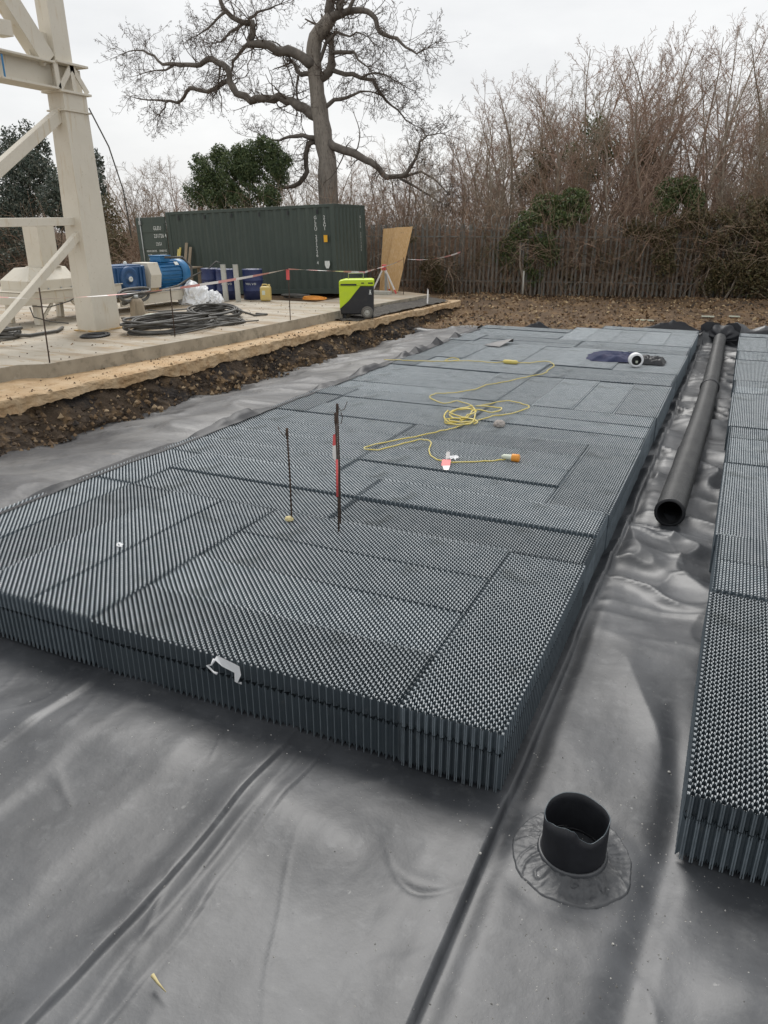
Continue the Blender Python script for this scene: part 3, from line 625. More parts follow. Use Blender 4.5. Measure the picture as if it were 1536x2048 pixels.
PR = [tree_proto(100 + i, 9.0, st, sp, mt) for i, (st, sp, mt) in enumerate([(2, .26, 'twig_pink'), (3, .30, 'twig_pink'), (3, .36, 'twig_grey'), (3, .34, 'twig_brown'), (2, .28, 'twig_grey'), (2, .24, 'twig_pink'), (3, .40, 'twig_brown'), (3, .32, 'twig_pink')])]
PW = [tree_proto(200 + i, 6.0, st, sp, mt, True) for i, (st, sp, mt) in enumerate([(2, .35, 'twig_grey'), (3, .45, 'twig_brown'), (2, .5, 'twig_grey')])]
def tree(proto, loc, rz, sc, label, group, name='bare_tree'):
    e = empty(name, loc, rz); e.scale = (sc[0], sc[0], sc[1])
    link('trunk', proto[0], e); link('crown', proto[1], e); tag(e, label, 'tree', group); return e
def skyline(x, y):                      # height of the thicket: low by the oak, tall on the right
    d = Vector((x, y, 2.0)) - cam.location; c = _rot.transposed() @ d; px = 768 + FPX * c.x / -c.z
    ty = float(np.interp(px, [600, 760, 860, 900, 1000, 1100, 1200, 1300, 1536], [330, 300, 265, 205, 150, 115, 55, 45, 65])); p = at(px, ty, y); return p.z - 0.7
random.seed(31)
gT = 'bare saplings of the thicket behind the fence'
lab = 'slender bare sapling in the dense thicket rising behind the palisade fence'
k = 0
for row, (dy, n) in enumerate(((2.2, 15), (4.6, 16), (7.5, 15), (11.5, 12))):
    for j in range(n):
        xx = -13.5 + 17.5 * (j + random.random()) / n - dy * 0.15; yy = fence_y(xx) + dy + random.uniform(-0.8, 0.8)
        pxh = skyline(xx, yy) * random.uniform(0.84, 1.04)
        if xx < -9.5 and row < 2 and random.random() < 0.4: continue
        tree(PR[k % len(PR)], (xx, yy, 0.7), random.uniform(0, 6.28), (pxh / 9.0 * random.uniform(0.95, 1.2), pxh / 9.0), lab, gT); k += 1
gL = 'bare trees behind the container'
for j, (px, Y, h, pr) in enumerate([(232, 30, 5.3, PW[0]), (330, 33, 5.2, PW[1]), (425, 34, 6.0, PW[2]), (520, 35, 6.3, PW[1]), (160, 36, 5.6, PW[2]), (60, 38, 6.2, PW[0]), (600, 36, 5.8, PW[0]), (760, 34, 5.3, PW[1]), (830, 35, 6.2, PW[2]), (280, 37, 5.8, PR[2]), (380, 38, 6.2, PR[4]), (480, 39, 6.2, PR[0]), (700, 38, 6.0, PR[6]), (560, 40, 6.2, PR[3]), (20, 34, 4.6, PR[2]), (110, 39, 6, PR[6]), (200, 41, 6, PR[1]), (660, 42, 6, PR[5]), (800, 40, 6.5, PR[2]), (340, 42, 6.0, PR[7]), (440, 44, 6.4, PR[3]), (150, 33, 5.0, PR[0]), (250, 35, 5.4, PR[6]), (300, 33, 4.8, PR[3]), (400, 36, 5.6, PR[1]), (600, 33, 5.2, PR[4]), (720, 34, 5.2, PR[7]), (790, 33, 5.0, PR[1]), (850, 35, 5.6, PR[3]), (640, 37, 5.8, PR[2]), (30, 41, 6.5, PR[5])]):
    p = at(px, 470, Y); s = (h + 0.7) / (6.0 if j < 9 else 9.0) * 0.98
    labs = ['twisted bare tree just right of the cream steel leg', 'low spreading bare tree left of the evergreen shrub', 'fine-branched bare tree above the evergreen shrub', 'bare tree between the evergreen shrub and the oak trunk', 'bare tree behind the cream steel leg', 'bare tree at the left edge above the dark conifer', 'bare tree close behind the left side of the oak trunk', 'bare tree behind the low right limb of the oak', 'bare tree right of the oak under its long drooping limb']
    tree(pr, (p.x, p.y, 0.7), j * 1.3, (s * 1.15, s), labs[j] if j < 9 else 'thin bare sapling in the pale scrub wood behind the green container', None if j < 9 else gL)

# ---- the old oak
OY = 29.0
def oz(zx, zy): return 240 + zx / 2.327, zy / 2.327
limbs = {
 'trunk': [(975, 1150, 92), (970, 940, 88), (965, 800, 82), (950, 680, 78), (935, 560, 72), (918, 440, 64), (905, 330, 58), (900, 240, 58), (910, 175, 60), (948, 125, 56), (985, 75, 50)],
 'a': [(985, 80, 48), (978, 0, 40), (960, -150, 32), (985, -320, 20), (940, -450, 10)], 'b': [(995, 75, 38), (1022, 45, 34), (1028, 0, 28), (1045, -120, 20), (1010, -250, 10)],
 'c': [(985, 85, 34), (1060, 55, 28), (1120, 48, 24), (1175, 65, 22), (1200, 130, 20), (1230, 160, 18), (1290, 180, 14), (1330, 220, 11), (1380, 250, 8), (1430, 225, 4)], 'd': [(1060, 55, 18), (1085, 0, 15), (1130, -120, 8)],
 'e': [(895, 300, 46), (840, 260, 44), (780, 230, 40), (730, 232, 36), (690, 205, 36), (640, 200, 34), (600, 208, 30), (622, 160, 28), (618, 105, 26), (570, 105, 24), (520, 80, 20), (480, 40, 18), (460, -20, 15), (430, -120, 8)],
 'f': [(602, 205, 18), (560, 245, 15), (525, 285, 13), (518, 335, 8)], 'g': [(575, 108, 14), (510, 150, 10), (470, 195, 8), (440, 200, 4)], 'h': [(492, 55, 12), (450, 90, 10), (410, 130, 8), (365, 162, 4)], 'i': [(605, 85, 14), (640, 55, 10), (700, 40, 7), (745, 20, 4)],
 'j': [(925, 545, 46), (860, 500, 42), (800, 465, 38), (740, 445, 36), (680, 462, 34), (610, 472, 32), (560, 440, 32), (520, 400, 30), (510, 350, 28), (480, 305, 26), (430, 275, 24), (390, 285, 22), (350, 305, 20), (300, 300, 18), (250, 298, 16), (200, 300, 12), (160, 260, 10), (110, 235, 8), (60, 235, 5), (25, 245, 3)],
 'k': [(508, 372, 20), (460, 400, 18), (410, 428, 18), (330, 408, 16), (300, 450, 14), (265, 478, 12), (210, 468, 9), (130, 465, 6), (50, 450, 3)], 'l': [(212, 468, 8), (210, 500, 7), (185, 530, 4)], 'm': [(255, 300, 10), (215, 325, 8), (150, 330, 5), (95, 345, 3)], 'm2': [(470, 300, 10), (462, 345, 9), (455, 395, 6)],
 'n': [(930, 365, 40), (972, 335, 38), (985, 270, 34), (985, 212, 28)], 'o': [(985, 250, 20), (1030, 245, 16), (1090, 240, 12), (1110, 280, 9), (1150, 310, 5)], 'p': [(985, 320, 22), (1050, 345, 20), (1120, 360, 18), (1180, 375, 16), (1205, 430, 14), (1240, 470, 11), (1290, 510, 8), (1330, 560, 6), (1385, 590, 3)],
 'q': [(940, 510, 22), (1000, 465, 18), (1060, 452, 14), (1120, 425, 10), (1185, 430, 5)], 'r': [(960, 650, 42), (1040, 700, 36), (1090, 715, 36), (1150, 745, 32), (1200, 780, 28), (1240, 825, 26), (1310, 820, 20), (1350, 780, 16), (1380, 730, 13), (1395, 660, 10), (1430, 630, 7), (1490, 620, 4)],
 's': [(1320, 822, 14), (1400, 800, 11), (1470, 840, 8), (1525, 900, 4)], 't': [(1300, 830, 12), (1380, 870, 10), (1440, 910, 8), (1505, 950, 4)], 'u': [(925, 645, 30), (880, 670, 26), (868, 740, 24), (872, 800, 24), (840, 850, 22), (790, 870, 18), (725, 880, 10)],
 'v': [(915, 640, 22), (850, 630, 18), (790, 635, 14), (740, 655, 9), (685, 645, 4)], 'w': [(890, 345, 22), (845, 345, 20), (818, 310, 18), (808, 290, 12)], 'x': [(830, 350, 12), (822, 400, 10), (825, 450, 7)],
 'y': [(905, 335, 18), (960, 200, 16), (1010, 150, 12), (1070, 170, 9), (1100, 150, 6), (1150, 170, 4)], 'z': [(1120, 362, 10), (1180, 340, 8), (1240, 350, 6), (1300, 385, 3)] }
random.seed(5)
oakbase = at(*oz(975, 1150), OY); oak = empty('oak_tree', (oakbase.x, OY, 0.7)); tag(oak, 'large gnarled bare oak with crooked limbs behind the container', 'tree')
TB = MB(); LB = MB(); TV, TF = [], []
tx = at(*oz(950, 600), OY).x
ospec = dict(k=(0, 6, 4, 3, 2), wob=(0, 0.25, 0.28, 0.32, 0.3), up=(0, 0.03, 0.03, 0.02, 0.0), tip=(0, 0.35, 0.4, 0.5, 0.6), n=(0, 4, 3, 3, 3), kids=(0, 4, 4, 2, 0), t0=(0, 0.15, 0.2, 0.2, 0), ratio=(0, 0.5, 0.5, 0.55, 0), ang=((0, 0), (30, 75), (30, 75), (30, 70), (0, 0)), rr=(0, 0.6, 0.6, 0.6, 0), rmin=0.007)
for key, pl in limbs.items():
    drift = random.uniform(-0.35, 0.35) if key != 'trunk' else 0; pts = []; rs = []
    x0 = None
    for (zx, zy, w) in pl:
        px, py = oz(zx, zy); pp = at(px, py, OY); dist = abs(pp.x - tx) if key != 'trunk' else 0
        pp = at(px, py, OY + drift * dist); pts.append(pp - oak.location); rs.append(w / 2.327 * (pp - cam.location).length / FPX / 2 * (0.98 if key == 'trunk' else 0.92))
    # densify and roughen
    dp, dr = [], []
    for i in range(len(pts) - 1):
        for t in (0, 0.5):
            jit = Vector((random.gauss(0, 1), random.gauss(0, 1), random.gauss(0, 1))) * rs[i] * (0.34 if key != 'trunk' else 0.07) * (1 if t else 0.4)
            dp.append(pts[i].lerp(pts[i + 1], t) + jit); dr.append((rs[i] * (1 - t) + rs[i + 1] * t) * random.uniform(0.93, 1.08))
    dp.append(pts[-1]); dr.append(rs[-1])
    (TB if key == 'trunk' else LB).tube(dp, dr, 12 if key == 'trunk' else 7)
    if key == 'trunk': continue
    # twigs along the limb
    L_ = sum((dp[i + 1] - dp[i]).length for i in range(len(dp) - 1)); nt_ = int(L_ * 5.2) + 4
    for c in range(nt_):
        t = min(0.9999, max(0.1, random.random() ** 0.75)); q = t * (len(dp) - 1); i = int(q); d = (dp[i + 1] - dp[i]).normalized()
        grow(TV, TF, dp[i].lerp(dp[i + 1], q - i), side_dir(d, R(random.uniform(35, 85))), random.uniform(0.5, 1.9), max(0.011, dr[i] * 0.18), 1, ospec)
    for c in range(5):
        d = (dp[-1] - dp[-3]).normalized(); grow(TV, TF, dp[-1], side_dir(d, R(random.uniform(5, 50))), random.uniform(0.7, 1.6), max(0.012, dr[-1] * 0.8), 1, ospec)
TB.build('trunk', M['oakbark'], oak); LB.build('limbs', M['limb'], oak); link('crown', mesh_from('crown', TV, TF, M['twig_oak']), oak)

# ---- leafy shrubs and ivy: many small folded leaves in uneven clumps
def leaf_cloud(clumps, n, size, seed, flat=1.0, zmin=0.7, thr=0.37):
    g = np.random.default_rng(seed); w = np.array([c[3] * c[4] * c[5] for c in clumps]) ** 0.8; w = w / w.sum(); cnt = g.multinomial(n, w); P = []
    for c, m in zip(clumps, cnt):
        d = g.normal(size=(m, 3)); d /= np.linalg.norm(d, axis=1, keepdims=True); rad = g.random(m) ** 0.45
        lump = 0.72 + 0.5 * fbm(d[:, 0] * 2.2 + c[0] + 20, d[:, 2] * 2.2 + d[:, 1] * 1.3 + 20, seed, 3)
        P.append(np.array(c[:3]) + d * (rad * lump)[:, None] * np.array(c[3:6]))
    P = np.concatenate(P); keep = fbm(P[:, 0] * 2.6 + 50, P[:, 2] * 2.6 + P[:, 1] * 1.7 + 50, seed + 3, 3) > thr; P = P[keep & (P[:, 2] > zmin)]; m = len(P)
    a = g.normal(size=(m, 3)); a[:, 2] *= flat; a /= np.linalg.norm(a, axis=1, keepdims=True); b = g.normal(size=(m, 3)); b -= a * (a * b).sum(1, keepdims=True); b /= np.linalg.norm(b, axis=1, keepdims=True)
    nn = np.cross(a, b); s = size * g.uniform(0.6, 1.4, (m, 1))
    V = np.stack([P - a * s, P + b * s * 0.45 + nn * s * 0.15, P + a * s, P - b * s * 0.45 + nn * s * 0.15], 1).reshape(-1, 3)
    return V, np.arange(m * 4).reshape(-1, 4)
def shrub(name, clumps, n, size, m, label, seed, stem=True, cat='shrub'):
    c0 = clumps[0]; e = empty(name, (c0[0], c0[1], 0.7)); V, F = leaf_cloud(clumps, n, size, seed); V = V - np.array(e.location)
    npmesh('foliage', V, F, m, e, False)
    if stem:
        st = MB(); random.seed(seed)
        for c in clumps:
            a = Vector((c0[0] * 0.5 + c[0] * 0.5, c[1], 0.6)) - e.location; b = Vector(c[:3]) - e.location; mid = a.lerp(b, 0.5) + Vector((random.uniform(-.2, .2), random.uniform(-.2, .2), 0)); st.tube([a, mid, b + Vector((0, 0, c[5] * 0.4))], [0.05, 0.035, 0.012], 5)
        st.build('stem', M['trunk_grey'], e)
    tag(e, label, cat); return e
def cl(px, py, Y, rx, ry, rz):
    p = at(px, py, Y); return (p.x, p.y, p.z, rx, ry, rz)
shrub('evergreen_shrub', [cl(420, 350, 26.6, .75, .8, .75), cl(470, 350, 26.5, .8, .8, .85), cl(505, 325, 26.8, .75, .8, .85), cl(550, 345, 27.0, .55, .7, .8), cl(392, 385, 26.4, .5, .7, .6), cl(440, 395, 26.4, .8, .8, .6), cl(490, 395, 26.4, .8, .8, .6), cl(535, 395, 26.4, .6, .6, .5), cl(545, 300, 27.0, .42, .5, .42), cl(525, 285, 26.9, .25, .4, .30), cl(440, 310, 26.7, .40, .5, .40), cl(395, 325, 26.6, .35, .5, .35), cl(480, 305, 26.6, .4, .5, .35), cl(572, 320, 27, .25, .4, .35)], 46000, 0.046, M['leaf_dark'], 'rounded dark evergreen shrub rising behind the green container', 41)
shrub('conifer_shrub', [cl(60, 360, 25, 1.5, 1.2, 1.4), cl(30, 310, 26, 1.0, 1, 1.1), cl(130, 400, 24, 1.2, 1.0, 1.2), cl(185, 380, 25, .55, .8, 1.1), cl(20, 420, 24, 1.6, 1.2, 1.0), cl(70, 295, 26, .6, .8, 1.1), cl(190, 330, 26, .35, .5, .7)], 30000, 0.070, M['leaf_blue'], 'tall blue-green leafy shrub behind the cream steel leg', 42)
shrub('thorn_bush', [cl(215, 440, 23.5, .5, .7, 1.0), cl(230, 480, 23.0, .5, .7, .9), cl(180, 450, 23.5, .6, .7, .8)], 4500, 0.055, M['ivy_dull'], 'brown tangled bush between the steel leg and the open container door', 43)
shrub('dark_undergrowth', [cl(20, 480, 23, 1.6, 1.0, .8), cl(80, 500, 22.5, 1.0, .9, .6), cl(0, 520, 22, 1.2, .8, .5)], 8000, 0.06, M['leaf_blue'], 'low dark undergrowth at the left edge behind the cream machine', 44)
fy = lambda px: fence_y(at(px, 450, 28).x)
shrub('ivy_clump', [cl(1100, 415, 27.9, .75, .5, .5), cl(1060, 440, 27.4, .5, .35, .35), cl(1150, 400, 28.2, .55, .5, .45), cl(1040, 465, 27.1, .45, .3, .4), cl(1120, 440, 27.5, .6, .3, .35), cl(1165, 425, 27.7, .3, .3, .35)], 8000, 0.052, M['ivy'], 'bright green ivy mound spilling over the middle of the fence', 45)
shrub('ivy_clump', [cl(1345, 385, 29.2, .6, .5, .5), cl(1375, 375, 29.3, .4, .5, .4), cl(1330, 415, 28.8, .5, .4, .35), cl(1390, 400, 29, .35, .4, .4)], 6000, 0.052, M['ivy'], 'deep green ivy clump standing above the fence left of the hedge', 46)
shrub('ivy_hedge', [cl(1440, 470, 28.6, .8, .5, .95), cl(1500, 450, 28.8, .8, .6, 1.0), cl(1480, 550, 28.3, 1.1, .4, .8), cl(1420, 545, 28.2, .55, .35, .8), cl(1540, 520, 28.6, .8, .6, 1.3), cl(1400, 440, 28.5, .5, .4, .5), cl(1560, 430, 29, 1.0, .6, .8)], 24000, 0.050, M['ivy_dull'], 'brownish ivy hedge smothering the right end of the fence', 47)
shrub('ivy_tree', [cl(1190, 265, 33, .6, .6, .7), cl(1150, 310, 33, .55, .5, .5), cl(1215, 300, 33, .6, .6, .7), cl(1185, 340, 33, .7, .6, .6)], 3800, 0.06, M['ivy'], 'ivy-clad tree top standing in the bare thicket right of centre', 48, cat='tree')
shrub('ivy_tree', [cl(1290, 300, 33, .5, .6, .9), cl(1310, 340, 33, .6, .6, .6)], 2200, 0.055, M['ivy_dull'], 'olive creeper-clad stem in the thicket left of the tall right-hand saplings', 53, cat='tree')
shrub('ivy_tree', [cl(1080, 330, 32, .6, .6, .7), cl(1050, 370, 32, .6, .6, .5)], 2200, 0.055, M['ivy_dull'], 'dull green creeper-clad stem just left of the ivy-clad tree top', 54, cat='tree')
shrub('ivy_creeper', [cl(1070, 520, 27.2, .5, .12, .9), cl(1090, 500, 27.2, .6, .12, .7), cl(1010, 500, 27.0, .5, .12, .6)], 3500, 0.05, M['ivy'], 'dark ivy creeping through the fence below the green mound', 49, False, 'plant')
shrub('ivy_creeper', [cl(1310, 470, 28.1, .8, .15, .45), cl(1350, 440, 28.3, .7, .2, .4), cl(1260, 455, 28.0, .45, .15, .35), cl(1330, 520, 28.0, .5, .12, .6)], 7000, 0.05, M['ivy_dull'], 'grey-green creeper matted over the fence pales right of centre', 50, False, 'plant')
shrub('ivy_creeper', [cl(860, 540, 26.1, .5, .12, .5), cl(810, 470, 25.8, .5, .12, .35), cl(880, 570, 26.2, .6, .12, .3)], 3000, 0.05, M['ivy_dull'], 'sparse creeper on the fence beside the leaning boards', 51, False, 'plant')

shrub('fence_creeper', [cl(x_, 520 + 30 * math.sin(x_), fence_y(at(x_, 500, 27).x) - 0.08, .55, .10, .9) for x_ in range(900, 1400, 60)], 3500, 0.042, M['ivy_dull'], 'thin brownish creeper spread along the middle of the fence', 52, False, 'plant')
# ---- bramble canes and dry stalks: far too many to count
def canes(name, spots, label, seed, r=0.008):
    random.seed(seed); V, F = [], []
    for (x0, x1, d0, d1, h0, h1, n) in spots:
        for c in range(n):
            xx = random.uniform(x0, x1); p = Vector((xx, fence_y(xx) + random.uniform(d0, d1), 0.65)); L_ = random.uniform(h0, h1)
            a = random.uniform(0, 6.28); lean = random.uniform(0.2, 1.0); d = Vector((math.cos(a) * lean, math.sin(a) * lean * 0.6, 1)).normalized(); pts = [p.copy()]
            droop = random.uniform(0.0, 0.22)
            for i in range(7):
                d = (d + Vector((random.gauss(0, .12), random.gauss(0, .10), random.gauss(0, .08) - droop * (0.4 + i * 0.25)))).normalized(); p = p + d * L_ / 7; pts.append(p.copy())
            twig_tube(V, F, pts, r * random.uniform(0.7, 1.5), r * 0.5, 3)
            if random.random() < 0.8:
                for q in range(3):
                    i = random.randint(2, 6); sp, _ = walk(pts[i], side_dir((pts[i + 1] - pts[i]).normalized(), R(random.uniform(30, 70))), L_ * 0.25, 3, 0.2, 0.0); twig_tube(V, F, sp, r * 0.7, r * 0.4, 3)
    o = link(name, mesh_from(name, V, F, M['bramble'])); tag(o, label, 'undergrowth', kind='stuff'); return o
canes('brambles', [(-17, 5, 0.25, 1.6, 1.8, 4.2, 2600), (-16, 5, 1.6, 5.0, 2.0, 4.0, 1300), (-6, 2, 0.1, 0.8, 2.2, 4.6, 420), (-14, 4, -0.45, -0.05, 0.5, 2.0, 330)], 'tangle of brown bramble canes and dry stalks behind and through the fence', 61)
canes('scrub', [(-36, -16, -1, 6, 1.8, 4.0, 2000), (-62, -36, 2, 12, 2.2, 5.0, 1500)], 'mass of pale dry scrub behind the container and the steel leg', 62, 0.009)

# ---- dead leaves on the far bank
def litter(name, n, seed):
    g = np.random.default_rng(seed); x = g.uniform(-9.5, 6, n); y = bank_y(x) + g.random(n) * (fence_y(x) - bank_y(x) + 0.3); z = ground_z(x, y) + g.uniform(0.005, 0.05, n)
    P = np.stack([x, y, z], 1); a = g.normal(size=(n, 3)); a[:, 2] *= 0.45; a /= np.linalg.norm(a, axis=1, keepdims=True); b = g.normal(size=(n, 3)); b -= a * (a * b).sum(1, keepdims=True); b /= np.linalg.norm(b, axis=1, keepdims=True)
    nn = np.cross(a, b); s = 0.045 * g.uniform(0.5, 1.5, (n, 1))
    V = np.stack([P - a * s, P + b * s * 0.6 + nn * s * 0.3, P + a * s, P - b * s * 0.6 + nn * s * 0.3], 1).reshape(-1, 3)
    o = npmesh(name, V, np.arange(n * 4).reshape(-1, 4), M['litter']); tag(o, 'dead brown leaves strewn over the far bank', 'leaves', kind='stuff')
litter('leaf_litter', 6500, 71)
# ================================================================== THINGS ON AND AROUND THE SLAB
def text_mesh(txt, size, name, m, parent, loc, rot, spacing=1.0, xs=1.0, align='LEFT'):
    cu = bpy.data.curves.new(name, 'FONT'); cu.body = txt; cu.size = size; cu.space_character = spacing; cu.extrude = 0.002; cu.align_x = align; cu.resolution_u = 2
    t = bpy.data.objects.new(name + '_src', cu); C.objects.link(t); dg = bpy.context.evaluated_depsgraph_get()
    me = bpy.data.meshes.new_from_object(t.evaluated_get(dg)); bpy.data.objects.remove(t); me.materials.clear(); me.materials.append(m)
    o = link(name, me, parent); o.location = loc; o.rotation_euler = rot; o.scale = (xs, 1, 1); return o

# ---- shipping container (local: x along the long side from the left end, y depth, z up; origin at the near right-hand bottom corner)
cont = empty('shipping_container', (-11.3, 21.0, 1.05), R(3.7)); cont.rotation_euler = (0, R(-2.0), R(3.7))
tag(cont, 'dark green corrugated shipping container with its left door swung open', 'container')
CL, CW, CHh = 6.06, 2.44, 2.59
def corrugated(x0, x1, z0, z1, y, face=-1, pitch=0.278, depth=0.036):
    b = MB(); n = int(round((x1 - x0) / pitch)); p = (x1 - x0) / n; xs_ = []
    for i in range(n):
        o = x0 + i * p; xs_ += [(o, 0), (o + p * 0.26, 0), (o + p * 0.5, depth), (o + p * 0.76, depth)]
    xs_.append((x1, 0)); vs = []
    for (x, d) in xs_: vs += [(x, y - face * d, z0), (x, y - face * d, z1)]
    fs = [(2 * i, 2 * i + 2, 2 * i + 3, 2 * i + 1) for i in range(len(xs_) - 1)]
    return b.add(vs, fs)
corrugated(-CL + 0.12, -0.12, 0.14, CHh - 0.09, 0.02).build('side_panel', M['green'], cont)
b = MB(); e_ = corrugated(0.12, CW - 0.12, 0.14, CHh - 0.09, 0, 1); b.add([(-0.02 - v[1] * 1.0, v[0], v[2]) for v in e_.v], e_.f); b.build('end_panel', M['green'], cont)
corrugated(-CL + 0.12, -0.12, 0.14, CHh - 0.09, CW - 0.02, 1).build('side_panel', M['green'], cont)
for (px, py) in ((-0.07, 0.07), (-CL + 0.07, 0.07), (-0.07, CW - 0.07), (-CL + 0.07, CW - 0.07)): MB().box((px, py, CHh / 2), (0.14, 0.14, CHh)).build('corner_post', M['green'], cont, 0.008)
for (py) in (0.05, CW - 0.05):
    MB().box((-CL / 2, py, CHh - 0.045), (CL - 0.28, 0.08, 0.09)).build('top_rail', M['green'], cont, 0.006)
    MB().box((-CL / 2, py, 0.08), (CL - 0.28, 0.08, 0.14)).build('bottom_rail', M['green'], cont, 0.006)
for px in (-0.05, -CL + 0.05):
    MB().box((px, CW / 2, CHh - 0.045), (0.08, CW - 0.28, 0.09)).build('top_rail', M['green'], cont, 0.006); MB().box((px, CW / 2, 0.08), (0.08, CW - 0.28, 0.14)).build('bottom_rail', M['green'], cont, 0.006)
MB().box((-CL / 2, CW / 2, CHh - 0.03), (CL - 0.17, CW - 0.17, 0.03)).build('roof', M['green'], cont); MB().box((-CL / 2, CW / 2, 0.10), (CL - 0.17, CW - 0.17, 0.03)).build('floor', M['timber'], cont)
for i in range(6): MB().box((-5.55 + i * 1.0, -0.004, CHh - 0.20), (0.05, 0.02, 0.12)).build('lashing_bracket', M['black'], cont)
dr = MB().box((-CL - 0.60, -0.005, CHh / 2 + 0.02), (1.17, 0.05, CHh - 0.30)).build('door', M['green'], cont, 0.008)
for i, zz in enumerate((0.55, 1.08, 1.60, 2.12)): MB().box((-CL - 0.60, -0.036, zz), (1.08, 0.02, 0.26)).build('door_rib', M['green'], dr, 0.006)
MB().tube([(-CL - 0.98, -0.075, 0.2), (-CL - 0.98, -0.075, 2.5)], 0.018, 8).build('locking_bar', M['steel'], dr)
MB().box((-CL - 0.98, -0.075, 2.30), (0.08, 0.05, 0.12)).build('bar_bracket', M['steel'], dr)
for txt, zz, x_, s_ in (('GLEU', 2.06, -CL - 0.50, 0.17), ('231726 4', 1.82, -CL - 0.50, 0.17), ('22G1', 1.58, -CL - 0.46, 0.14), ('MAX.GROSS', 1.38, -CL - 0.86, 0.095), ('30480 KG', 1.38, -CL - 0.36, 0.095), ('TARE', 1.25, -CL - 0.84, 0.095), ('2230 KG', 1.25, -CL - 0.34, 0.095), ('NET', 1.12, -CL - 0.82, 0.095), ('28250 KG', 1.12, -CL - 0.36, 0.095), ('CU.CAP.', 0.99, -CL - 0.82, 0.095), ('33.2 CU.M', 0.99, -CL - 0.36, 0.095)):
    text_mesh(txt, s_, 'lettering', M['white'], dr, (x_, -0.052, zz), (R(90), 0, 0), 1.0, 0.78)
for txt, x_, z0 in (('GLEU 231726 4', -0.62, 2.28), ('22G1', -0.32, 2.28)):
    for i, ch in enumerate(txt):
        if ch != ' ': text_mesh(ch, 0.135, 'lettering', M['white'], cont, (x_ + 0.0, -0.022, z0 - i * 0.108 - 0.1), (R(90), 0, 0), 1, 1.0, 'CENTER')
for i, ch in enumerate('GLEU 231726'):
    if ch != ' ': text_mesh(ch, 0.11, 'lettering', M['white'], cont, (0.022, 1.95, 2.2 - i * 0.10), (R(90), 0, R(90)), 1, 1.0, 'CENTER')
MB().box((-0.31, -0.021, 1.62), (0.12, 0.006, 0.20)).build('amber_sticker', M['amber'], cont); MB().add([(-0.38, -0.023, 0.98), (-0.22, -0.023, 0.98), (-0.21, -0.023, 0.86), (-0.26, -0.023, 0.76), (-0.34, -0.023, 0.76), (-0.385, -0.023, 0.86)], [(0, 1, 2, 3, 4, 5)[::-1]]).build('inspection_plate', M['white'], cont)

# ---- cream steel tower leg (world coordinates, empty at the base)
LX, LY = -12.15, 11.95
leg = empty('steel_tower_leg', (LX, LY, 1.0)); tag(leg, 'tall cream painted steel leg with beam and diagonal braces at the left', 'steel frame')
b = MB(); w0, w1 = 0.30, 0.225
def ring(z, hw, hd, ox=0, oy=0): return [(ox - hw, oy - hd, z), (ox + hw, oy - hd, z), (ox + hw, oy + hd, z), (ox - hw, oy + hd, z)]
v = ring(0, .255, .36) + ring(0.28, .25, .355) + ring(4.05, .20, .29, -0.02, 0.0); f = [(3, 2, 1, 0), (8, 9, 10, 11)]
for k_ in (0, 4): f += [(k_ + i, k_ + (i + 1) % 4, k_ + 4 + (i + 1) % 4, k_ + 4 + i) for i in range(4)]
b.add(v, f); b.build('column', M['cream'], leg, 0.012)
o2 = link('column', bpy.data.objects[[c.name for c in leg.children][0]].data, leg, 0.012); o2.location = (0, -4.75, 0)
MB().box((0, 0, 0.012), (0.62, 0.82, 0.024)).build('base_plate', M['rust'], leg, 0.004)
# flanges along the column edges and head pieces
for z_, hw, hd, th in ((4.06, .235, .33, .03), (4.37, .26, .37, .04), (4.84, .26, .37, .04)): MB().box((-0.02, 0.0, z_), (hw * 2, hd * 2, th)).build('flange', M['cream'], leg, 0.004)
MB().box((-0.02, 0.0, 4.22), (.40, .58, 0.28)).build('column_head', M['cream'], leg, 0.006)
# horizontal I-beam running towards the camera
bm_ = MB(); bm_.box((-0.02, -2.30, 4.605), (0.05, 5.2, 0.42)); bm_.box((-0.02, -2.60, 4.40), (.46, 4.4, 0.035)); bm_.box((-0.02, -2.60, 4.815), (.46, 4.4, 0.035)); bm_.build('beam', M['cream'], leg, 0.004)
for i, (ya, za, yb, zb) in enumerate(((0.0, 4.82, -0.34, 4.40), (0.0, 4.82, 0.02, 4.40), (0.0, 4.82, 0.33, 4.40), (-0.38, 4.82, -0.36, 4.40))): MB().beam((0.18, ya, za), (0.18, yb, zb), 0.10, 0.022, (1, 0, 0)).build('stiffener', M['cream'], leg)
MB().box((0.0, 0.02, 4.605), (0.05, 0.68, 0.40)).build('web_plate', M['cream'], leg)
# braces
MB().beam((-0.02, -0.22, 4.02), (-0.02, -3.2, 2.06), 0.20, 0.17, (1, 0, 0)).build('brace', M['cream'], leg, 0.008)
MB().beam((0.06, -0.30, 1.86), (0.06, -2.9, 0.02), 0.14, 0.12, (1, 0, 0)).build('brace', M['cream'], leg, 0.008)
MB().beam((-0.02, -0.20, 2.12), (-0.02, -4.2, 2.06), 0.14, 0.15).build('strut', M['cream'], leg, 0.008)
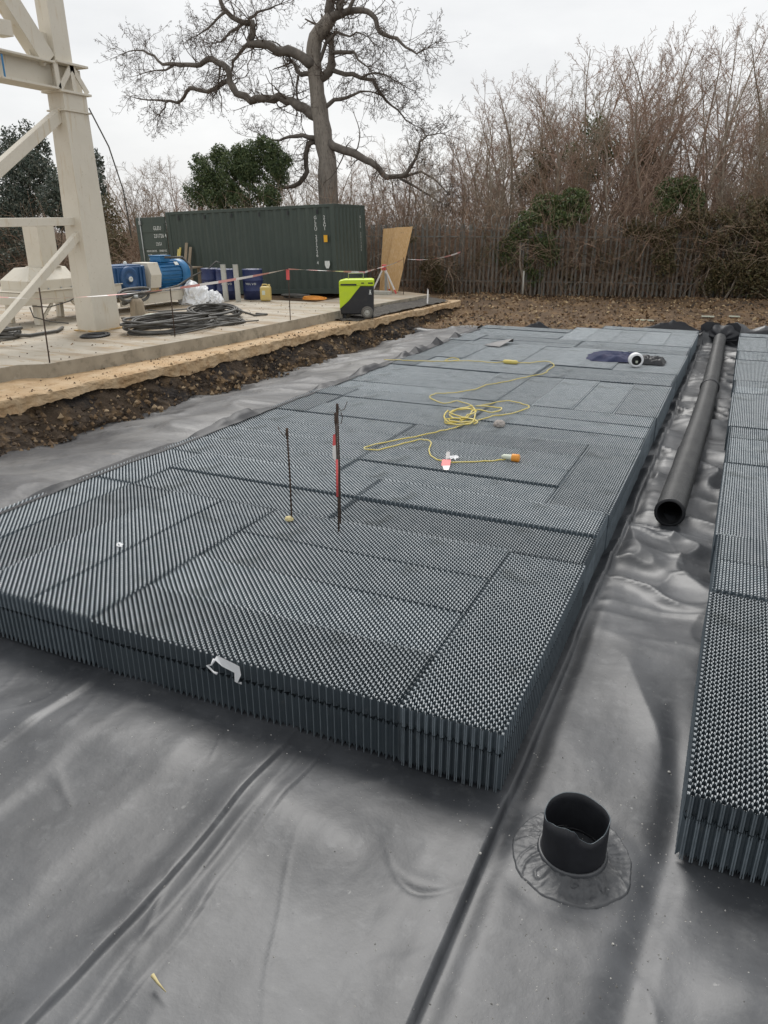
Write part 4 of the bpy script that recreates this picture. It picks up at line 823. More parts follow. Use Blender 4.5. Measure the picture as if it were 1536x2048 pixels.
# upper works
MB().beam((-0.02, -0.10, 4.86), (-0.02, -0.16, 7.6), 0.30, 0.40, (0, 1, 0)).build('upper_post', M['cream'], leg, 0.008)
MB().beam((-0.02, -0.42, 4.84), (-0.02, -2.1, 6.9), 0.34, 0.26, (1, 0, 0)).build('upper_brace', M['cream'], leg, 0.008)
MB().beam((-0.02, -1.15, 5.20), (-0.02, -3.6, 5.02), 0.26, 0.24).build('upper_strut', M['cream'], leg, 0.008)
MB().prism([(-0.03, -0.75), (-0.01, -0.75), (-0.01, 0.02), (-0.03, 0.02)], 4.86, 5.30).build('gusset', M['cream'], leg)
MB().box((0.205, -1.55, 4.58), (0.012, 0.03, 0.34)).build('paint_mark', mat('blue_mark', (0.03, 0.20, 0.42), 0.5), leg)
hang = MB().tube([(0.24, 0.25, 4.15), (0.34, 0.55, 3.5), (0.40, 0.75, 2.7), (0.42, 0.8, 1.8)], 0.014, 6).build('hanging_wire', M['cable'], leg)

# ---- skid frame with housing, gearbox, guard and motor, along Y behind the leg
SX = -14.15
skid = empty('machine_skid', (SX, 14.5, 1.0)); tag(skid, 'long cream steel skid frame on legs carrying gearbox and motor', 'machine frame')
def sk(b, n, m=M['cream'], bv=0.006, p=skid): return b.build(n, m, p, bv)
sk(MB().box((0.28, -1.45, 0.56), (0.06, 2.9, 0.26)), 'side_beam'); sk(MB().box((-0.62, -1.45, 0.56), (0.06, 2.9, 0.26)), 'side_beam')
sk(MB().box((-0.17, -1.45, 0.705), (1.04, 2.95, 0.02)), 'deck'); sk(MB().box((-0.17, -2.91, 0.56), (0.84, 0.05, 0.25)), 'end_beam')
for yy in (-2.55, -1.15):
    sk(MB().beam((0.26, yy, 0.43), (0.26, yy - 0.02, 0.0), 0.16, 0.10, (0, 1, 0)), 'leg'); sk(MB().beam((-0.60, yy, 0.43), (-0.60, yy - 0.02, 0.0), 0.16, 0.10, (0, 1, 0)), 'leg')
    sk(MB().beam((0.26, yy + 0.42 * (1 if yy < -2 else -1), 0.43), (0.26, yy + 0.03, 0.05), 0.06, 0.05, (1, 0, 0)), 'knee_brace')
sk(MB().box((0.28, 1.45, 0.27), (0.08, 3.0, 0.24)), 'side_beam'); sk(MB().box((-0.62, 1.45, 0.27), (0.08, 3.0, 0.24)), 'side_beam'); sk(MB().box((-0.17, 1.45, 0.40), (1.02, 3.02, 0.02)), 'deck')
sk(MB().box((-0.17, 2.93, 0.27), (0.86, 0.05, 0.23)), 'end_beam')
hous = empty('machine_housing', (SX, 12.4, 1.72)); tag(hous, 'cream box housing with sloping top on the left of the skid frame', 'machine housing')
hb = MB(); hb.add([(-.55, -.62, 0), (.28, -.62, 0), (.28, .72, 0), (-.55, .72, 0), (-.55, -.62, .20), (.28, -.62, .20), (.28, .72, .20), (-.55, .72, .20), (-.45, -.28, .45), (.02, -.28, .45), (.02, .72, .45), (-.45, .72, .45)], [(3, 2, 1, 0), (0, 1, 5, 4), (1, 2, 6, 5), (2, 3, 7, 6), (3, 0, 4, 7), (4, 5, 9, 8), (5, 6, 10, 9), (6, 7, 11, 10), (7, 4, 8, 11), (8, 9, 10, 11)]); hb.build('body', M['cream'], hous, 0.01)
MB().box((-.13, .05, -0.008), (0.92, 1.44, 0.03)).build('flange', M['cream'], hous, 0.004)
MB().box((-0.20, 0.32, 0.93), (0.46, 0.46, 0.94)).build('chute', M['cream'], hous, 0.008); MB().box((-0.20, 0.32, 0.462), (0.54, 0.54, 0.02)).build('chute_flange', M['cream'], hous)
for yy in (-.45, -.1, .25, .55): MB().lathe([(0, .03), (.02, .03), (.02, 0)], (.31, yy, 0.008), 6).build('bolt', M['steel'], hous)

gb = empty('gearbox', (SX - 0.05, 14.75, 1.42)); tag(gb, 'dark blue gearbox with round flange on the skid frame', 'gearbox')
MB().box((0, 0, 0.36), (0.62, 1.42, 0.62)).build('casing', M['blue'], gb, 0.03)
MB().box((0, 0, 0.02), (0.74, 1.5, 0.05)).build('foot', M['blue'], gb, 0.01); MB().box((0, 0, 0.685), (0.56, 1.2, 0.03)).build('cover', M['blue'], gb, 0.008)
MB().lathe([(0.30, -0.02), (0.30, 0.04), (0.25, 0.06), (0.20, 0.06), (0.17, 0.03), (0.10, 0.03), (0.10, 0.06), (0, 0.06)], (0.31, 0.08, 0.37), 28, 'X').build('bearing_flange', M['blue'], gb)
MB().lathe([(0.062, 0.05), (0.062, 0.09), (0.03, 0.09), (0.03, 0.07), (0, 0.07)], (0.31, 0.08, 0.37), 18, 'X').build('shaft_seal', M['white'], gb)
for yy in (-0.55, -0.3, 0.48, 0.6):
    MB().prism([(0.31, yy - 0.02), (0.345, yy - 0.02), (0.345, yy + 0.02), (0.31, yy + 0.02)], 0.08, 0.64).build('rib', M['blue'], gb)
    MB().lathe([(0, .03), (.022, .03), (.022, 0)], (0.33, yy, 0.045), 6).build('bolt', M['steel'], gb)
for yy in (-0.4, 0.3): MB().lathe([(0.045, 0.0), (0.045, 0.05), (0.02, 0.08), (0, 0.08)], (0.05, yy, 0.70), 10).build('filler_cap', M['white'], gb)

gd = empty('coupling_guard', (SX, 15.75, 1.42)); tag(gd, 'cream sheet-metal coupling guard between blue gearbox and blue motor', 'guard')
MB().add([(-.28, -.20, 0.12), (.30, -.20, .10), (.36, -.20, .42), (.26, -.20, .72), (-.24, -.20, .72), (-.34, -.20, .42), (-.28, .20, 0.12), (.30, .20, .10), (.36, .20, .42), (.26, .20, .72), (-.24, .20, .72), (-.34, .20, .42)], [(0, 1, 2, 3, 4, 5), (11, 10, 9, 8, 7, 6), (1, 7, 8, 2), (2, 8, 9, 3), (3, 9, 10, 4), (4, 10, 11, 5), (5, 11, 6, 0)]).build('shell', M['cream'], gd, 0.01)
MB().box((.1, .02, .05), (.3, .3, .16)).build('bracket', M['rust'], gd)
mo = empty('electric_motor', (SX, 16.50, 1.42)); tag(mo, 'bright blue finned electric motor with terminal box on the skid frame', 'motor')
MB().lathe([(0.0, -0.52), (0.28, -0.52), (0.31, -0.48), (0.31, 0.35)], (0, 0, 0.40), 36, 'Y').build('body', M['blue_motor'], mo)
for i in range(20):
    a = 2 * math.pi * i / 20; MB().box((0.325 * math.cos(a), -0.06, 0.40 + 0.325 * math.sin(a)), (0.05, 0.76, 0.012), rot=Matrix.Rotation(-a, 3, 'Y')).build('fin', M['blue_motor'], mo)
MB().lathe([(0.335, 0.33), (0.365, 0.35), (0.365, 0.60), (0.33, 0.66), (0.12, 0.67), (0.0, 0.67)], (0, 0, 0.40), 36, 'Y').build('fan_cowl', M['blue_motor'], mo)
MB().box((0.0, -0.15, 0.78), (0.36, 0.38, 0.16)).build('terminal_box', M['blue_motor'], mo, 0.02); MB().box((0.0, -0.15, 0.868), (0.40, 0.42, 0.02)).build('box_lid', M['blue_motor'], mo, 0.004)
for yy in (-0.32, 0.2): MB().box((0.0, yy, 0.05), (0.62, 0.14, 0.10)).build('foot', M['blue_motor'], mo, 0.01)
MB().box((0.22, 0.22, 0.66), (0.10, 0.14, 0.02), rot=Matrix.Rotation(R(50), 3, 'Y')).build('rating_plate', M['white'], mo)
tag(MB().tube([(-13.85, 16.2, 2.25), (-13.6, 16.6, 2.25), (-13.45, 16.75, 2.0), (-13.42, 16.7, 1.75), (-13.5, 16.2, 1.55), (-13.6, 15.4, 1.45), (-13.65, 14.2, 1.42), (-13.5, 13.2, 1.36), (-13.4, 12.6, 1.2)], 0.028, 8).build('motor_cable', M['cable']), 'thick grey cable drooping from the motor across the blue gearbox', 'cable')
tag(MB().tube([(-13.80, 11.75, 1.42), (-13.8, 12.2, 1.36), (-13.8, 12.8, 1.44), (-13.8, 13.3, 1.62)], 0.012, 6).build('thin_cable', M['cable']), 'thin cable sagging across the cream skid beam at the left', 'cable')
tag(MB().tube([(-13.84, 11.72, 1.40), (-13.75, 11.7, 1.2), (-13.6, 12.0, 1.08), (-13.4, 12.3, 1.02)], 0.014, 6).build('thin_cable', M['cable']), 'thin cable dropping from the skid corner to the ground', 'cable')

# ---- cable coils on the slab
def cable_coil(c, rx, ry, h, n, r, label, seed, rz=0.0, m='cable', tilt=0.0, tail=None):
    random.seed(seed); pts = []; per = 26
    for k in range(n * per):
        a = 2 * math.pi * k / per; l = k / per; q = 0.80 + 0.24 * (0.5 + 0.5 * math.sin(l * 2.3 + seed)) + 0.03 * math.sin(a * 3 + l)
        x = rx * q * math.cos(a + 0.2 * math.sin(l)); y = ry * q * math.sin(a); z = r + (h - r) * (0.5 + 0.5 * math.sin(l * 1.7 + 0.8 * math.sin(a + l))) * (0.45 + 0.55 * l / n) + y * tilt
        pts.append((x, y, max(r, z)))
    if tail: pts += tail
    e = MB().tube(pts, r, 6).build('cable_coil', M[m]); e.location = c; e.rotation_euler = (0, 0, rz); tag(e, label, 'cable coil'); return e
cable_coil((-10.75, 12.55, 1.0), 0.55, 1.10, 0.30, 13, 0.024, 'large coil of thick grey cable lying right of the cream leg', 3, R(-8), tail=[(0.5, 0.9, .03), (0.62, 1.25, .03)])
cable_coil((-11.25, 14.7, 1.0), 0.62, 0.62, 0.24, 12, 0.024, 'grey cable coil leaning on others near the white bag', 5, R(20), tilt=0.10, tail=[(0.9, 0.25, .03), (1.15, 0.5, .03), (0.85, .62, .03)])
cable_coil((-10.35, 13.95, 1.0), 0.38, 0.48, 0.08, 8, 0.014, 'thin flat wire coil near the slab edge', 6, 0.3)
cable_coil((-11.9, 13.7, 1.0), 0.45, 0.75, 0.16, 7, 0.026, 'low dark cable heap behind the large coil', 7, 0.2)
cable_coil((-13.0, 10.1, 1.0), 0.45, 0.40, 0.22, 7, 0.034, 'thick hose coil at the left edge of the slab', 8, 0.1, tail=[(0.55, 0.3, .04), (0.6, 1.0, .04), (0.3, 1.5, .04)])
cable_coil((-11.42, 11.1, 1.0), 0.22, 0.34, 0.05, 4, 0.018, 'small black cable ring at the foot of the cream leg', 9, 0.0, 'black')
random.seed(15)
cable_coil((-12.6, 13.6, 1.35), 0.10, 0.62, 0.45, 3, 0.035, 'upright loops of thick hose behind the cream leg', 11, 0.15)
for j, (p0, p1, rr, lb) in enumerate((((-12.3, 12.9), (-11.4, 15.3), 0.02, 'loose grey cable running over the slab behind the coils'), ((-12.9, 13.2), (-11.2, 14.2), 0.018, 'loose grey cable crossing the slab beside the leg'), ((-13.3, 14.9), (-12.0, 16.2), 0.018, 'loose cable on the slab in front of the motor'), ((-10.1, 11.9), (-9.9, 14.4), 0.016, 'loose cable tail near the slab edge'))):
    pts = []
    for k in range(13):
        t = k / 12; pts.append((p0[0] + (p1[0] - p0[0]) * t + 0.14 * math.sin(t * 9 + j * 2), p0[1] + (p1[1] - p0[1]) * t + 0.10 * math.cos(t * 8 + j), 1.0 + rr + 0.05 * abs(math.sin(t * 6 + j))))
    tag(MB().tube(pts, rr, 6).build('loose_cable', M['cable']), lb, 'cable')
bx = empty('junction_box', (-12.35, 13.35, 1.0), 0.4); tag(bx, 'grey-green tapered pump housing standing behind the cable coils', 'pump')
MB().lathe([(0, 0), (.22, 0), (.22, .05), (.17, .10), (.15, .42), (.10, .50), (0, .50)], (0, 0, 0), 18).build('body', M['timber'], bx); MB().lathe([(0, .58), (.05, .58), (.06, .50), (.0, .5)], (0, 0, 0), 12).build('cap', M['steel'], bx)
tag(MB().box((-11.75, 13.2, 1.09), (0.55, 0.75, 0.18), 0.3).build('pale_crate', M['pale'], None, 0.02), 'pale flat box on the slab behind the large cable coil', 'box')

# ---- crumpled white sheet
def crumple(name, c, sx, sy, sz, seed, m, label, cat, sub=4, amp=0.45, fr=2.2):
    bm = bmesh.new(); bmesh.ops.create_icosphere(bm, subdivisions=sub, radius=1.0)
    P = np.array([v.co[:] for v in bm.verts]); n = fbm(P[:, 0] * fr + 9 + P[:, 2], P[:, 1] * fr + 9 - P[:, 2] * 1.7, seed, 4); n = 1 - np.abs(2 * n - 1)
    n2 = 1 - np.abs(2 * vnoise(P[:, 0] * fr * 2 + P[:, 1] * 2 + 30, P[:, 2] * fr * 2 + 30, seed + 5) - 1)
    k = 1 + amp * (n - 0.6) + amp * 0.4 * (n2 - 0.5); P = P * k[:, None] * np.array([sx, sy, sz]); P[:, 2] = np.maximum(P[:, 2], -sz * 0.35) + sz * 0.35
    for v_, p in zip(bm.verts, P): v_.co = p
    me = bpy.data.meshes.new(name); bm.to_mesh(me); bm.free(); me.materials.append(m); o = link(name, me); o.location = c; tag(o, label, cat); return o
crumple('plastic_sheet', (-13.75, 17.15, 1.0), 0.34, 0.40, 0.40, 21, M['plastic_white'], 'crumpled white plastic sheet heaped beside the blue drums', 'sheet', 5, 0.55, 1.5)
crumple('plastic_sheet', (-13.35, 17.5, 1.02), 0.20, 0.20, 0.20, 23, M['plastic_white'], 'small white plastic scrap trailing from the larger sheet', 'sheet', 4, 0.8, 2.0)

# ---- blue drums, posts, jerrycan
def drum(x, y, label, rz=0.0):
    e = empty('oil_drum', (x, y, 0.97), rz); r = 0.29; prof = [(0, 0.012), (r - .02, 0.012), (r, 0.0), (r, 0.26)] + [(r + .012 * math.sin(math.pi * t), 0.26 + 0.05 * t) for t in (0.25, .5, .75, 1)] + [(r, 0.55)] + [(r + .012 * math.sin(math.pi * t), 0.55 + 0.05 * t) for t in (0.25, .5, .75, 1)] + [(r, 0.85), (r + .008, .87), (r - .01, .88), (r - .02, .862), (0, .862)]
    MB().lathe(prof, (0, 0, 0), 32).build('shell', M['blue_drum'], e); MB().lathe([(0, .885), (.03, .885), (.035, .862)], (0.16, 0.05, 0), 10).build('bung', M['steel'], e)
    for k_, ch_ in enumerate('VOLVO'):
        an = R(-20 + k_ * 13 + 8); text_mesh(ch_, 0.085, 'lettering', M['white'], e, ((r + .004) * math.sin(an), -(r + .004) * math.cos(an), 0.45), (R(90), 0, an), 1, 1.0, 'CENTER')
    tag(e, label, 'drum', 'blue drums by the container'); return e
drum(-14.35, 18.75, 'blue drum behind the white sheet, leftmost of the drums', R(10)); drum(-13.72, 18.62, 'blue drum between the white sheet and the first pale post', R(20)); drum(-13.02, 18.95, 'blue drum behind the two pale posts', R(5))
for (x_, y_, tl, lb) in ((-13.35, 18.05, 0.05, 'pale square post leaning on the drums, left one of two'), (-13.0, 18.15, 0.045, 'pale square post leaning on the drums, right one of two')):
    e = empty('square_post', (x_, y_, 1.0)); e.rotation_euler = (R(-4), -tl, R(20)); MB().box((0, 0, 0.5), (0.13, 0.10, 1.0)).build('shaft', M['post'], e, 0.006); MB().box((0, 0, 1.005), (0.14, 0.11, 0.012)).build('cap', M['steel'], e); tag(e, lb, 'post', 'pale posts by the drums')
jc = empty('jerrycan', (-12.36, 18.6, 0.99), R(22)); tag(jc, 'yellow plastic jerrycan standing in front of the container', 'jerrycan')
MB().box((0, 0, 0.22), (0.30, 0.24, 0.40)).build('body', M['yellow'], jc, 0.045); MB().tube([(-.10, 0, .41), (-.08, 0, .47), (.03, 0, .47), (.06, 0, .41)], 0.02, 8).build('handle', M['yellow'], jc); MB().lathe([(0, .475), (.035, .475), (.035, .41)], (0.10, 0, 0), 12).build('cap', M['yellow'], jc); MB().box((-0.04, -0.121, 0.25), (0.09, 0.004, 0.12)).build('sticker', M['pale'], jc)
# boards and timbers against the container
for j, (x_, h_, m_, lb) in enumerate(((-16.65, 1.55, 'timber', 'long weathered plank leaning on the container by its door'), (-16.5, 1.42, 'timber', 'shorter weathered plank leaning on the container'), (-17.0, 1.35, 'cord', 'yellow timber batten leaning on the container, left one'), (-16.92, 1.40, 'cord', 'yellow timber batten leaning on the container, right one'))):
    tag(MB().beam((x_, 20.2, 0.95), (x_ + 0.02, 20.58, 0.95 + h_), 0.10 if j < 2 else 0.06, 0.03, (0, 1, 0)).build('plank' if j < 2 else 'batten', M[m_]), lb, 'plank' if j < 2 else 'batten')
ch = empty('work_table', (-16.2, 19.6, 1.0), 0.1); tag(ch, 'rough trestle table between the motor and the container', 'table')
MB().box((0, 0, 0.80), (1.3, 0.6, 0.04)).build('top', M['timber'], ch)
for sx in (-.55, .55):
    for sy in (-.22, .22): MB().box((sx, sy, 0.39), (0.07, 0.07, 0.78)).build('leg', M['timber'], ch)
tag(MB().tube([(-15.2, 18.2, 1.35), (-14.8, 18.4, 1.62), (-14.3, 18.6, 1.85), (-14.05, 18.65, 2.05), (-13.95, 18.7, 2.0)], 0.022, 6).build('bent_pipe', M['cable']), 'bent grey conduit sticking up behind the drums', 'conduit')
# orange and grey hoses on the ground by the container
cable_coil((-11.4, 19.7, 0.985), 0.35, 0.28, 0.08, 5, 0.022, 'orange hose coil on the slab in front of the container', 14, 0.0, 'orange'); cable_coil((-12.1, 19.9, 0.985), 0.45, 0.25, 0.10, 5, 0.025, 'dark hose coil on the ground under the container edge', 16, 0.2, 'cable')

# ---- generator
gn = empty('generator', (-8.98, 17.72, 0.80), R(24)); tag(gn, 'lime green and black wheeled generator on the sandy ledge', 'generator')
GW, GD, GH = 0.86, 0.56, 0.98
def gpoly(pts, y0, y1, m, name, bv=0.015, par=None):
    n = len(pts); MB().add([(x, y0, z) for x, z in pts] + [(x, y1, z) for x, z in pts], [tuple(range(n)), tuple(range(n, 2 * n))[::-1]] + [(i + n, (i + 1) % n + n, (i + 1) % n, i) for i in range(n)]).build(name, m, par or gn, bv)
gpoly([(-.40, .10), (.43, .10), (.43, .80), (-.43, .80), (-.43, .24)], -GD / 2 + 0.02, GD / 2 - 0.02, M['black'], 'body', 0.03)
gpoly([(-.445, .80), (.445, .80), (.44, .945), (.38, .965), (-.30, .955), (-.445, .92)], -GD / 2, GD / 2, M['lime'], 'lid', 0.02)
gpoly([(-.445, .80), (.10, .80), (-.20, .44), (-.43, .24)], -GD / 2 - 0.002, GD / 2 + 0.002, M['lime'], 'side_cover', 0.008)
MB().box((-.20, -GD / 2 - 0.006, 0.835), (0.40, 0.012, 0.040)).build('vent_slot', M['black'], gn); MB().box((.36, -GD / 2 - 0.004, 0.875), (0.12, 0.008, 0.03)).build('latch', M['black'], gn); MB().box((.16, -GD / 2 - 0.004, 0.875), (0.07, 0.008, 0.025)).build('badge', M['black'], gn)
MB().tube([(-.22, .1, .95), (-.22, .1, 1.09), (.16, .1, 1.10), (.16, .1, .95)], 0.013, 8).build('handle', M['steel'], gn)
for yy in (-GD / 2 - 0.02, GD / 2 + 0.02):
    wh = MB().lathe([(.075, -.045), (.135, -.045), (.155, -.03), (.155, .03), (.135, .045), (.075, .045)], (.27, yy, .155), 28, 'Y').build('wheel', mat('dusty_tyre', (0.13, 0.12, 0.105), 0.8), gn)
    MB().lathe([(0, -.052), (.03, -.052), (.04, -.035), (.085, -.035), (.10, -.048), (.108, -.04), (.10, .02), (0, .02)] if yy < 0 else [(0, .052), (.03, .052), (.04, .035), (.085, .035), (.10, .048), (.108, .04), (.10, -.02), (0, -.02)], (.27, yy, .155), 24, 'Y').build('rim', M['post'], wh)
for sx in (-.32,): MB().box((sx, 0, .06), (.07, .40, .12)).build('foot', M['black'], gn, 0.01)
MB().box((.40, -.20, .10), (.05, .06, .20)).build('leg', M['black'], gn)
# white emblem: an upright figure on a bar
em = MB(); yE = -GD / 2 + 0.014
em.add([(.315, yE, .60), (.385, yE, .60), (.385, yE, .615), (.315, yE, .615)], [(0, 1, 2, 3)]); em.add([(.325, yE, .625), (.375, yE, .625), (.365, yE, .665), (.345, yE, .70), (.335, yE, .66)], [(0, 1, 2, 3, 4)]); em.add([(.33, yE, .665), (.34, yE, .665), (.335, yE, .715), (.328, yE, .715)], [(0, 1, 2, 3)]); em.add([(.355, yE, .68), (.372, yE, .70), (.368, yE, .715), (.352, yE, .70)], [(0, 1, 2, 3)])
em.build('emblem', M['white'], gn)

# ---- leaning boards, tripod sign frame
for j, (x0, x1, tx, y0, h, lb) in enumerate(((-10.92, -10.40, 0.0, 23.20, 1.98, 'strand board sheet leaning upright behind the tripod, left one'), (-10.80, -10.22, 0.36, 23.12, 2.05, 'strand board sheet leaning at a slant in front of the other'))):
    w = x1 - x0; up = Vector((tx, 0.32, h)).normalized(); a = Vector((x0, y0, 1.0)); ln = h
    v = [a, a + Vector((w, 0, 0)), a + Vector((w * 1.04, 0, 0)) + up * ln, a + up * (ln * 0.985)]; v += [p + Vector((0, 0.02, 0)) for p in v]
    tag(MB().add(v, [(0, 1, 2, 3), (7, 6, 5, 4), (0, 4, 5, 1), (1, 5, 6, 2), (2, 6, 7, 3), (3, 7, 4, 0)]).build('strand_board', M['osb']), lb, 'board', 'leaning boards by the fence')
tp = empty('tripod_stand', (-10.45, 22.55, 0.985)); tag(tp, 'small tripod stand with red and white legs before the leaning boards', 'tripod')
for (dx, dy) in ((-0.42, -0.05), (0.42, 0.02), (0.02, 0.42)):
    l_ = MB()
    for s_ in range(7):
        t0, t1 = s_ / 7, (s_ + 1) / 7; l_.beam((dx * t0 * 1.0, dy * t0, 0.82 * (1 - t0)), (dx * t1, dy * t1, 0.82 * (1 - t1)), 0.045, 0.03, (0, 1, 0), mi=(1 if s_ in (0, 6) else 0))
    l_.build('leg', [M['tape_white'], M['tape_red']], tp)
MB().box((0, 0.02, 0.84), (0.14, 0.08, 0.08)).build('head', M['tape_red'], tp, 0.01); MB().box((0.02, 0.1, 0.40), (0.08, 0.02, 0.72)).build('back_leg', M['steel'], tp)
tag(MB().box((-10.5, 22.2, 1.035), (0.85, 0.32, 0.10), 0.1).build('timber_sleeper', M['post'], None, 0.01), 'pale timber sleeper lying under the leaning boards', 'timber')

# ---- stakes and barrier tape
def stake(x, y, z0, h, label, r=0.011, lean=(0, 0)):
    e = MB().tube([(0, 0, -0.05), (lean[0] * .5, lean[1] * .5, h * .5), (lean[0], lean[1], h)], r, 6).build('steel_stake', M['rebar']); e.location = (x, y, z0); tag(e, label, 'stake', 'stakes holding the barrier tape'); return e
stake(-9.86, 8.55, 1.0, 1.15, 'thin steel stake at the near slab corner, leftmost of the stakes', lean=(-.02, .05)); stake(-10.0, 11.76, 1.0, 0.92, 'thin steel stake in front of the large cable coil'); stake(-9.36, 15.04, 1.0, 1.15, 'thin steel stake at the slab edge in front of the container'); stake(-9.70, 22.4, 0.98, 1.12, 'thin steel stake standing right of the leaning boards'); stake(-8.55, 21.6, 0.80, 0.48, 'short stake on the ledge near its far end'); stake(-9.2, 26.3, 0.75, 1.45, 'thin steel stake by the fence where the tape ends')
def tape(pts, label, w=0.05, sag=0.04, flip=0):
    b = MB(); P = []
    for i in range(len(pts) - 1):
        a, c = Vector(pts[i]), Vector(pts[i + 1]); n = max(2, int((c - a).length / 0.12))
        for k in range(n): t = k / n; q = a.lerp(c, t); q.z -= sag * 4 * t * (1 - t) * (c - a).length / 2; P.append(q)
    P.append(Vector(pts[-1])); vs = []
    for i, p in enumerate(P):
        d = (P[min(i + 1, len(P) - 1)] - P[max(i - 1, 0)]).normalized(); s_ = d.cross(Vector((0, 0, 1))).normalized(); an = 0.9 + 0.9 * math.sin(i * 0.13); u = Vector((0, 0, 1)) * math.cos(an) + s_ * math.sin(an); vs += [p - u * w / 2, p + u * w / 2]
    for i in range(len(P) - 1): b.add([vs[2 * i], vs[2 * i + 2], vs[2 * i + 3], vs[2 * i + 1]], [(0, 1, 2, 3)], (i // 4 + flip) % 2)
    o = b.build('barrier_tape', [M['tape_white'], M['tape_pink']]); tag(o, label, 'tape', 'red and white barrier tape'); return o
tape([(-12.4, 8.2, 2.05), (-9.88, 8.6, 1.98)], 'red and white tape from the left edge to the first stake', sag=.01); tape([(-9.88, 8.6, 1.98), (-10.0, 11.76, 1.90), (-9.36, 15.04, 2.12)], 'red and white tape strung past the cream leg and the drums', sag=.015); tape([(-9.36, 15.04, 2.12), (-9.55, 19.3, 1.82), (-10.45, 22.5, 1.80)], 'pale tape strung across the container front to the tripod', sag=.0, flip=1); tape([(-10.45, 22.5, 1.80), (-9.70, 22.4, 2.06), (-9.2, 26.3, 2.15)], 'sagging red and white tape from the tripod to the fence', sag=.06); tape([(-8.55, 21.6, 1.25), (-8.52, 21.5, 0.80)], 'short tape tail hanging from the stake on the ledge', sag=0)
tag(MB().box((-9.36, 15.02, 2.0), (0.07, 0.05, 0.22), 0.4).build('tape_knot', M['tape_red']), 'knot of red tape on the stake in front of the container', 'tape')
# ================================================================== THINGS IN THE PIT
# ---- corrugated pipe lying in the trench
pp = empty('corrugated_pipe', (-0.33, 8.0, 0.03)); tag(pp, 'long black corrugated drainage pipe lying in the trench between the beds', 'pipe')
def ribbed(y0, y1, name):
    prof = []; y = y0; st = 0.038; r = 0.154
    while y < y1: prof += [(r, y), (r, y + st * .45), (r - .016, y + st * .58), (r - .016, y + st * .87)]; y += st
    prof.append((r, y)); b = MB(); n = 28; vs = []
    for (rr, yy) in prof:
        cx_ = 0.004 * yy + 0.05 * math.sin(yy * 0.28); cz = 0.152 + 0.012 * math.sin(yy * 0.9)
        for j in range(n): a = 2 * math.pi * j / n; vs.append((cx_ + rr * math.cos(a), yy, cz + rr * math.sin(a)))
    k = len(prof); b.add(vs, [(i * n + j, (i + 1) * n + j, (i + 1) * n + (j + 1) % n, i * n + (j + 1) % n) for i in range(k - 1) for j in range(n)], 0, True)
    return b.build(name, M['pipe'], pp)
ribbed(0.0, 7.2, 'pipe_length'); ribbed(7.30, 14.3, 'pipe_length')
MB().lathe([(0.128, 0.0), (0.128, 2.5), (0, 2.5)], (0, 0.02, 0.152), 28, 'Y').build('bore', M['black'], pp); MB().lathe([(0.128, 0.0), (0.158, -0.004), (0.160, 0.02), (0.160, 0.03)], (0, 0, 0.152), 28, 'Y').build('end_ring', M['black'], pp)
cx7 = 0.029 + 0.05 * math.sin(7.25 * 0.28); MB().lathe([(0.15, 7.14), (0.172, 7.15), (0.174, 7.20), (0.168, 7.22), (0.174, 7.24), (0.172, 7.32), (0.15, 7.33)], (cx7, 0, 0.152), 28, 'Y').build('coupling', M['black'], pp)
# black membrane boot where the pipe leaves the pit
def boot():
    b = MB(); n = 40; vs = []; random.seed(4); rows = 7
    for i in range(rows):
        t = i / (rows - 1)
        for j in range(n):
            a = 2 * math.pi * j / n; rr = 0.15 + t * 0.42 + 0.05 * t * math.sin(a * 7 + i) ; vs.append((rr * math.cos(a) * (1.05 if t > .5 else 1), 0.28 * t ** 2 * 1.0 - 0.06 * math.sin(a * 9) * t * (1 - t) * 3, max(-0.05, rr * math.sin(a) * 0.80 + 0.05 * t)))
    b.add(vs, [(i * n + j, i * n + (j + 1) % n, (i + 1) * n + (j + 1) % n, (i + 1) * n + j) for i in range(rows - 1) for j in range(n)], 0, True); o = b.build('membrane_boot', M['sleeve']); o.location = (-0.27, 22.15, 0.18); o.scale = (0.72, 0.8, 0.72); tag(o, 'crumpled black membrane boot around the far end of the pipe', 'pipe boot')
boot()
fl = MB(); fl.add([(-0.82, 22.38, -0.05), (0.14, 22.40, -0.05), (0.16, 22.42, 0.50), (0.05, 22.43, 0.60), (-0.18, 22.43, 0.58), (-0.28, 22.43, 0.48), (-0.40, 22.43, 0.57), (-0.70, 22.42, 0.60), (-0.84, 22.40, 0.50)], [tuple(range(9))]); fl.add([(-0.82, 22.38, -0.05), (0.14, 22.40, -0.05), (0.12, 22.8, 0.2), (-0.8, 22.8, .2)], [(0, 1, 2, 3)])
tag(fl.build('membrane_flap', M['sleeve']), 'upright black membrane flap at the end of the pipe trench', 'membrane flap')
